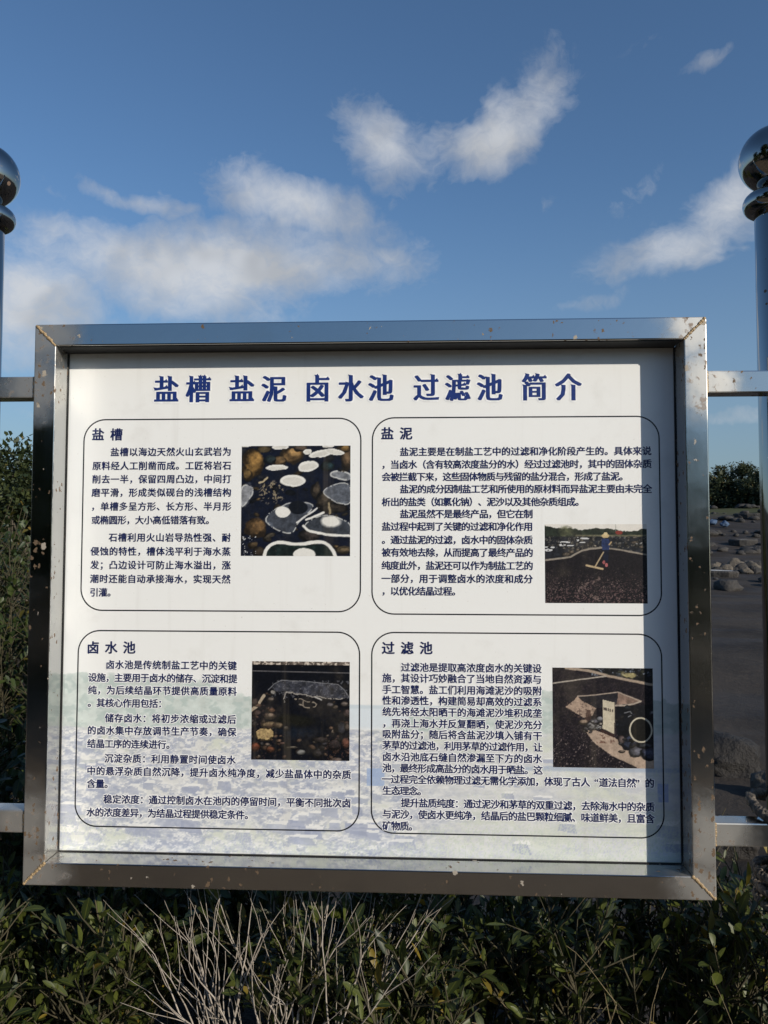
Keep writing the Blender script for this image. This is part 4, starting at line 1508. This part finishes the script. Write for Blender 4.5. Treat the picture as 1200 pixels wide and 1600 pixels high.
# ---- trees
def tree(label, x, y, height, width, leaves, leaf, mat, group, name='tree', trunk_r=.09, z=None, low=.28):
    z0 = ground_z(x, y) if z is None else z
    root = empty(name)
    root.location = (x, y, z0)
    tb = Tubes(7)
    mats = []
    clumps = []
    n = max(9, int(15 * (width / height + .4)))
    for k in range(n):
        a = random.uniform(0, 2 * math.pi)
        rr = random.random() ** .6 * width * .5
        zz = height * random.uniform(low, .92) * (1 - .35 * (rr / (width * .5)) ** 2)
        c = Vector((math.cos(a) * rr, math.sin(a) * rr, zz))
        clumps.append((c, random.uniform(.13, .25) * min(width, height * 1.1)))
    clumps.append((Vector((0, 0, height * .86)), .16 * height))
    top = Vector((random.gauss(0, .1), random.gauss(0, .1), height * .6))
    trunk = [Vector((0, 0, -.15)), Vector((random.gauss(0, .05), 0, height * .2)), Vector((random.gauss(0, .1), 0, height * .42)), top]
    tb.add(trunk, [trunk_r, trunk_r * .8, trunk_r * .6, trunk_r * .3])
    for c, r in clumps:
        b = trunk[1].lerp(trunk[3], random.uniform(0, .8))
        mid = b.lerp(c, .5) + Vector((0, 0, -.05 * height))
        tb.add([b, mid, c], [trunk_r * .35, trunk_r * .22, trunk_r * .06])
    per = leaves // len(clumps)
    for c, r in clumps:
        for _ in range(per):
            d = Vector((random.gauss(0, 1), random.gauss(0, 1), random.gauss(0, 1))).normalized()
            p = c + Vector((d.x, d.y, d.z * .75)) * r * (random.random() ** .4) * random.uniform(.75, 1.18)
            dr = d + Vector((random.gauss(0, .6), random.gauss(0, .6), random.gauss(0, .6) - .15))
            mats.append(leaf_matrix(p, dr, leaf * random.uniform(.6, 1.3)))
    link('trunk', tb.mesh('trunk'), M['bark'], root)
    shape = [([(-.25, 0, 0), (.25, 0, 0), (.34, .5, .05), (0, 1.0, -.06)], [(0, 1, 2, 3)], [1, 1, 1, 1]),
             ([(-.2, 0, 0), (.2, 0, 0), (.02, .95, .1), (-.36, .45, -.05)], [(0, 1, 2, 3)], [1, 1, 1, 1])]
    cr = link('crown', joined_leaves('crown', shape, mats), mat, root)
    cr['kind'] = 'stuff'
    tag(root, label, 'tree', group)
    return root


def shore_tree(label, px, Y, h, w, leaves=6000, leaf=.24):
    x = at(px, 790, Y).x
    tree(label, x, Y, h, w, leaves, leaf, M['leaf_far'], 'trees along the far shore', low=.10)


shore_tree('rounded dark tree on the far shore close to the right post', 1164, 66, 4.0, 6.0, 7000)
shore_tree('lower tree on the far shore beside the board frame', 1124, 67, 3.9, 6.4, 7000)
shore_tree('far shore tree half hidden behind the right post', 1215, 63, 3.5, 4.6)
tree('feathery tree behind the tall bush left of the board', at(20, 800, 9.5).x, 9.5, 3.35, 2.8, 16000, .085, M['leaf_tree'], 'trees left of the board', trunk_r=.05, low=.08)
tree('farther tree at the left edge of the picture', at(-50, 800, 13).x, 13, 3.4, 3.4, 13000, .11, M['leaf_tree'], 'trees left of the board', trunk_r=.06, low=.08)
tree('small tree just beside the left frame tube', at(62, 800, 11).x, 11, 2.9, 2.4, 12000, .09, M['leaf_tree'], 'trees left of the board', trunk_r=.04, low=.08)
# the wood that closes the view along the shore
wood = tag(empty('shore_wood'), 'dark green wood along the far shore beyond the flats', 'wood', None, 'stuff')


def wood_mass():
    mats = []
    for k in range(70):
        x = -75 + k * 2.2 + random.uniform(-1.5, 1.5)
        y = 72 + random.uniform(-3, 6) - abs(x) * .12
        h = random.uniform(2.4, 3.8)
        z0 = ground_z(x, y)
        for c in range(5):
            cc = Vector((x + random.gauss(0, 1.2), y + random.gauss(0, .8), z0 + h * random.uniform(.1, .75)))
            for _ in range(90):
                d = Vector((random.gauss(0, 1), random.gauss(0, 1), random.gauss(0, 1))).normalized()
                mats.append(leaf_matrix(cc + d * random.uniform(.6, 1.25), d, random.uniform(.2, .5)))
    shape = [([(-.3, 0, 0), (.3, 0, 0), (.34, .5, .05), (0, 1.0, -.06)], [(0, 1, 2, 3)], [1, 1, 1, 1])]
    return joined_leaves('crowns', shape, mats)


wm_ = link('crowns', wood_mass(), M['leaf_far'], wood)
wm_['kind'] = 'stuff'
# trees at the viewer's back: the polished posts and frame mirror them
for lab, x, y, h, w in [
        ('broad tree behind the viewer mirrored in the left frame tube', -6.3, -11.0, 4.6, 5.6),
        ('tallest tree behind the viewer, straight back from the board', -1.6, -12.0, 5.0, 5.4),
        ('tree behind the viewer mirrored in the right frame tube', 3.6, -13.0, 4.6, 5.4),
        ('tree behind the viewer farthest to the left', -10.0, -8.8, 11.5, 9.0),
        ('tree level with the viewer far to the left', -11.5, -2.2, 6.6, 5.6)]:
    tree(lab, x, y, h, w, 6500 if h < 8 else 12000, .30 if h < 8 else .42, M['leaf_tree'], 'trees behind the viewer')
for lab, x, y, h, w in [  # unseen trees added to shade the ground and the lower right plants
        ('low bushy tree added out of view on the sunny side to shade the plants', 6.4, -5.2, 2.75, 3.0),
        ('bushy tree added farther right, out of view, to shade the plants', 8.6, -4.2, 3.0, 3.0)]:
    tree(lab, x, y, h, w, 3000, .16, M['leaf_tree'], 'shade trees added right of the viewer', trunk_r=.05)


# an unseen hedge added behind the viewer to darken reflections in frame and posts
def hedge():
    root = tag(empty('hedge'), 'dark hedge added behind the viewer to darken the steel reflections', 'hedge')
    root.location = (-2, -8.0, ground_z(-2, -8.0))
    mats = []
    for _ in range(9000):
        x = random.uniform(-9, 8.5)
        y = random.gauss(0, .42)
        z = random.random() ** .7 * (2.35 + .35 * mnoise.noise(Vector((x * .7, 0, 3))))
        mats.append(leaf_matrix(Vector((x, y, z)), Vector((random.gauss(0, 1), random.gauss(0, 1), random.gauss(0, 1))), random.uniform(.10, .24)))
    shape = [([(-.3, 0, 0), (.3, 0, 0), (.34, .5, .05), (0, 1.0, -.06)], [(0, 1, 2, 3)], [1, 1, 1, 1])]
    o = link('foliage', joined_leaves('foliage', shape, mats), M['leaf_tree'], root)
    o['kind'] = 'stuff'
    tb = Tubes(6)
    for k in range(24):
        x = -8.6 + k * .72
        tb.add([(x, 0, -.1), (x + random.gauss(0, .1), random.gauss(0, .1), .9), (x + random.gauss(0, .2), random.gauss(0, .2), 1.8)], [.035, .025, .01])
    link('stems', tb.mesh('stems'), M['bark'], root)


hedge()


# small white star flowers on the shrub under the middle of the board
def flowers():
    host = [o for o in bpy.data.objects if o.get('label', '').startswith('dim shrub under the board')][0]
    v, f = [(0, 0, 0)], []
    for k in range(5):
        a = k * 2 * math.pi / 5
        b = len(v)
        for da, r, z in ((-.28, .55, .12), (0, 1.0, .05), (.28, .55, .12)):
            v.append((math.cos(a + da) * r * .013, math.sin(a + da) * r * .013, z * .013))
        f.append((0, b, b + 1, b + 2))
    me = pydata('flower', v, f)
    me.materials.append(M['petal'])
    for px, py in ((690, 1432), (702, 1428), (735, 1435), (755, 1420), (765, 1445), (800, 1452), (862, 1432), (640, 1448)):
        o = link('flower', me, None, host)
        w = at(px, py, .30 + random.uniform(0, .15))
        o.location = w - host.location
        o.rotation_euler = (R(60) + random.gauss(0, .5), random.gauss(0, .5), random.uniform(0, 6))


flowers()


# ------------------------------------------------------------------ rocks and salt pans on the flat
def rock_mesh(seed, sx, sy, sz, sub=3, rough=.5):
    bm = bmesh.new()
    bmesh.ops.create_icosphere(bm, subdivisions=sub, radius=1)
    o = Vector((seed * 3.7, seed * 1.3, seed * 7.1))
    for v in bm.verts:
        n = v.co.normalized()
        # a few flattening planes make it blocky
        k = 1.0
        for q in range(9):
            pl = Vector((math.sin(seed * 5.1 + q * 2.4), math.cos(seed * 2.3 + q * 1.9), math.sin(seed * 1.7 + q * 3.3))).normalized()
            dd = n.dot(pl)
            if dd > .60:
                k = min(k, (.66 + .05 * (q % 3)) / dd)
        k += rough * .5 * mnoise.noise(n * 1.6 + o) + rough * .28 * mnoise.noise(n * 4.5 + o) + rough * .12 * mnoise.noise(n * 11 + o)
        v.co = Vector((n.x * sx, n.y * sy, n.z * sz)) * k
    me = bpy.data.meshes.new('rock')
    bm.to_mesh(me)
    bm.free()
    me.shade_smooth()
    return me


def put_rock(label, x, y, s, mat, seed, group=None, name='rock', sink=.3, sub=3):
    o = link(name, rock_mesh(seed, s[0], s[1], s[2], sub, .5 if sub < 4 else .30), mat)
    o.location = (x, y, ground_z(x, y) + s[2] * (1 - sink) - s[2] * .35)
    o.rotation_euler.z = random.uniform(0, 6.28)
    tag(o, label, 'rock', group)
    return o


p = at(1135, 1190, 4.6)
put_rock('large dark boulder seen between the board and the right post', p.x - .05, 4.6, (.42, .36, .27), M['shaded_rock'], 3, sub=4, sink=.65)
p = at(1190, 1235, 4.0)
put_rock('pale brown rock beside the right post above the rope', p.x, 3.9, (.12, .12, .15), M['rock_tan'], 8)
p = at(1160, 1330, 2.6)
put_rock('dark rock on the ground below the lower right rail', p.x + .02, 2.9, (.24, .22, .17), M['shaded_rock'], 5, sub=4)
# loose heap of stones
ORD = ['first', 'second', 'third', 'fourth', 'fifth', 'sixth', 'seventh', 'eighth']
k = 0
for row, y0 in (('front', 26.5), ('back', 28.2)):
    for i in range(7):
        Y = y0 + random.uniform(-.35, .35)
        q = at(1116 + i * 10.5 + random.uniform(-2, 2) + (4 if row == 'back' else 0), 860, Y)
        s = random.uniform(.22, .36)
        tan = (i * 3 + (row == 'back')) % 5 < 2
        put_rock('%s stone, %s from the board frame in the %s row of the heap' % ('pale brown' if tan else 'dark', ORD[i], row), q.x, Y,
                 (s * random.uniform(.9, 1.4), s, s * random.uniform(.7, 1.0)), M['rock_tan'] if tan else M['rock'], 20 + k, 'stones heaped on the flat', sub=3)
        k += 1


def pan(label, px, Y, s, group):
    """a flat-topped stone hollowed into a shallow salt pan with a white crust"""
    q = at(px, 850, Y)
    root = tag(empty('salt_pan_stone'), label, 'stone', group)
    root.location = (q.x, Y, ground_z(q.x, Y))
    bm = bmesh.new()
    n = 18
    rings = [(1.0, -.2), (1.08, .45), (1.0, .62), (.88, .64), (.82, .58), (.0, .57)]
    vs = []
    for r, z in rings:
        ring = []
        for i in range(n):
            a = 2 * math.pi * i / n
            rr = r * (1 + .16 * math.sin(a * 2 + px) + .09 * math.sin(a * 5 + px * 2))
            ring.append(bm.verts.new((rr * math.cos(a) * s, rr * math.sin(a) * s * .8, z * s * .55)))
        vs.append(ring)
    for a, b in zip(vs[:-1], vs[1:]):
        for i in range(n):
            bm.faces.new((a[i], a[(i + 1) % n], b[(i + 1) % n], b[i]))
    link('stone_body', bm_mesh('stone_body', bm, smooth=False), M['rock'], root)
    bm = bmesh.new()
    ring = []
    for i in range(n):
        a = 2 * math.pi * i / n
        rr = .80 * (1 + .16 * math.sin(a * 2 + px) + .09 * math.sin(a * 5 + px * 2))
        ring.append(bm.verts.new((rr * math.cos(a) * s, rr * math.sin(a) * s * .8, .59 * s * .55)))
    bm.faces.new(ring)
    link('salt_crust', bm_mesh('salt_crust', bm), M['salt'], root)


pan('flat salt pan stone with pale top close to the board frame', 1122, 25, .62, 'salt pan stones')
pan('pale topped salt pan stone farther out in the gap', 1162, 37, .7, 'salt pan stones')
pan('far salt pan stone on the rising bank by the right post', 1172, 50, .8, 'salt pan stones')
for px, Y, lab in ((1113, 45, 'small blue plastic sheet bundle near the board frame'), (1132, 44, 'pale blue sheet bundle on the stones')):
    q = at(px, 800, Y)
    o = link('sheet_bundle', rock_mesh(px, .30, .22, .22, 3, .6), M['blue'])
    o.location = (q.x, Y, ground_z(q.x, Y) + .2)
    tag(o, lab, 'bundle')


def rock_field():
    """the countless broken stones of the salt field"""
    V, F = [], []
    base_shapes = []
    for s in range(6):
        me = rock_mesh(100 + s, 1, 1, .8, 2)
        base_shapes.append((np.array([v.co[:] for v in me.vertices]), np.array([p.vertices[:] for p in me.polygons])))
        bpy.data.meshes.remove(me)
    b = 0
    for _ in range(2600):
        y = 20 + random.random() ** .8 * 42
        band = math.sin(y * .95) + .35 * math.sin(y * 2.3)
        if band < -.05:
            continue
        x = random.uniform(-38, 38) * (y / 45) + 4
        if 26 < y < 30 and 10 < x < 15:
            continue
        s = random.uniform(.10, .42) * (1 + .4 * (random.random() < .08))
        v, f = random.choice(base_shapes)
        a = random.uniform(0, 6.28)
        ca, sa = math.cos(a), math.sin(a)
        w = v * np.array([s * random.uniform(.8, 1.7), s, s * random.uniform(.5, .9)])
        w = np.stack([w[:, 0] * ca - w[:, 1] * sa + x, w[:, 0] * sa + w[:, 1] * ca + y, w[:, 2] + ground_z(x, y) + s * .2], 1)
        V.append(w)
        F.append(f + b)
        b += len(w)
    V, F = np.concatenate(V), np.concatenate(F)
    me = bpy.data.meshes.new('rock_field')
    me.from_pydata(V.tolist(), [], F.tolist())
    me.shade_smooth()
    o = link('rock_field', me, M['rock'])
    tag(o, 'broken basalt stones scattered over the far salt flats', 'stones', kind='stuff')


rock_field()
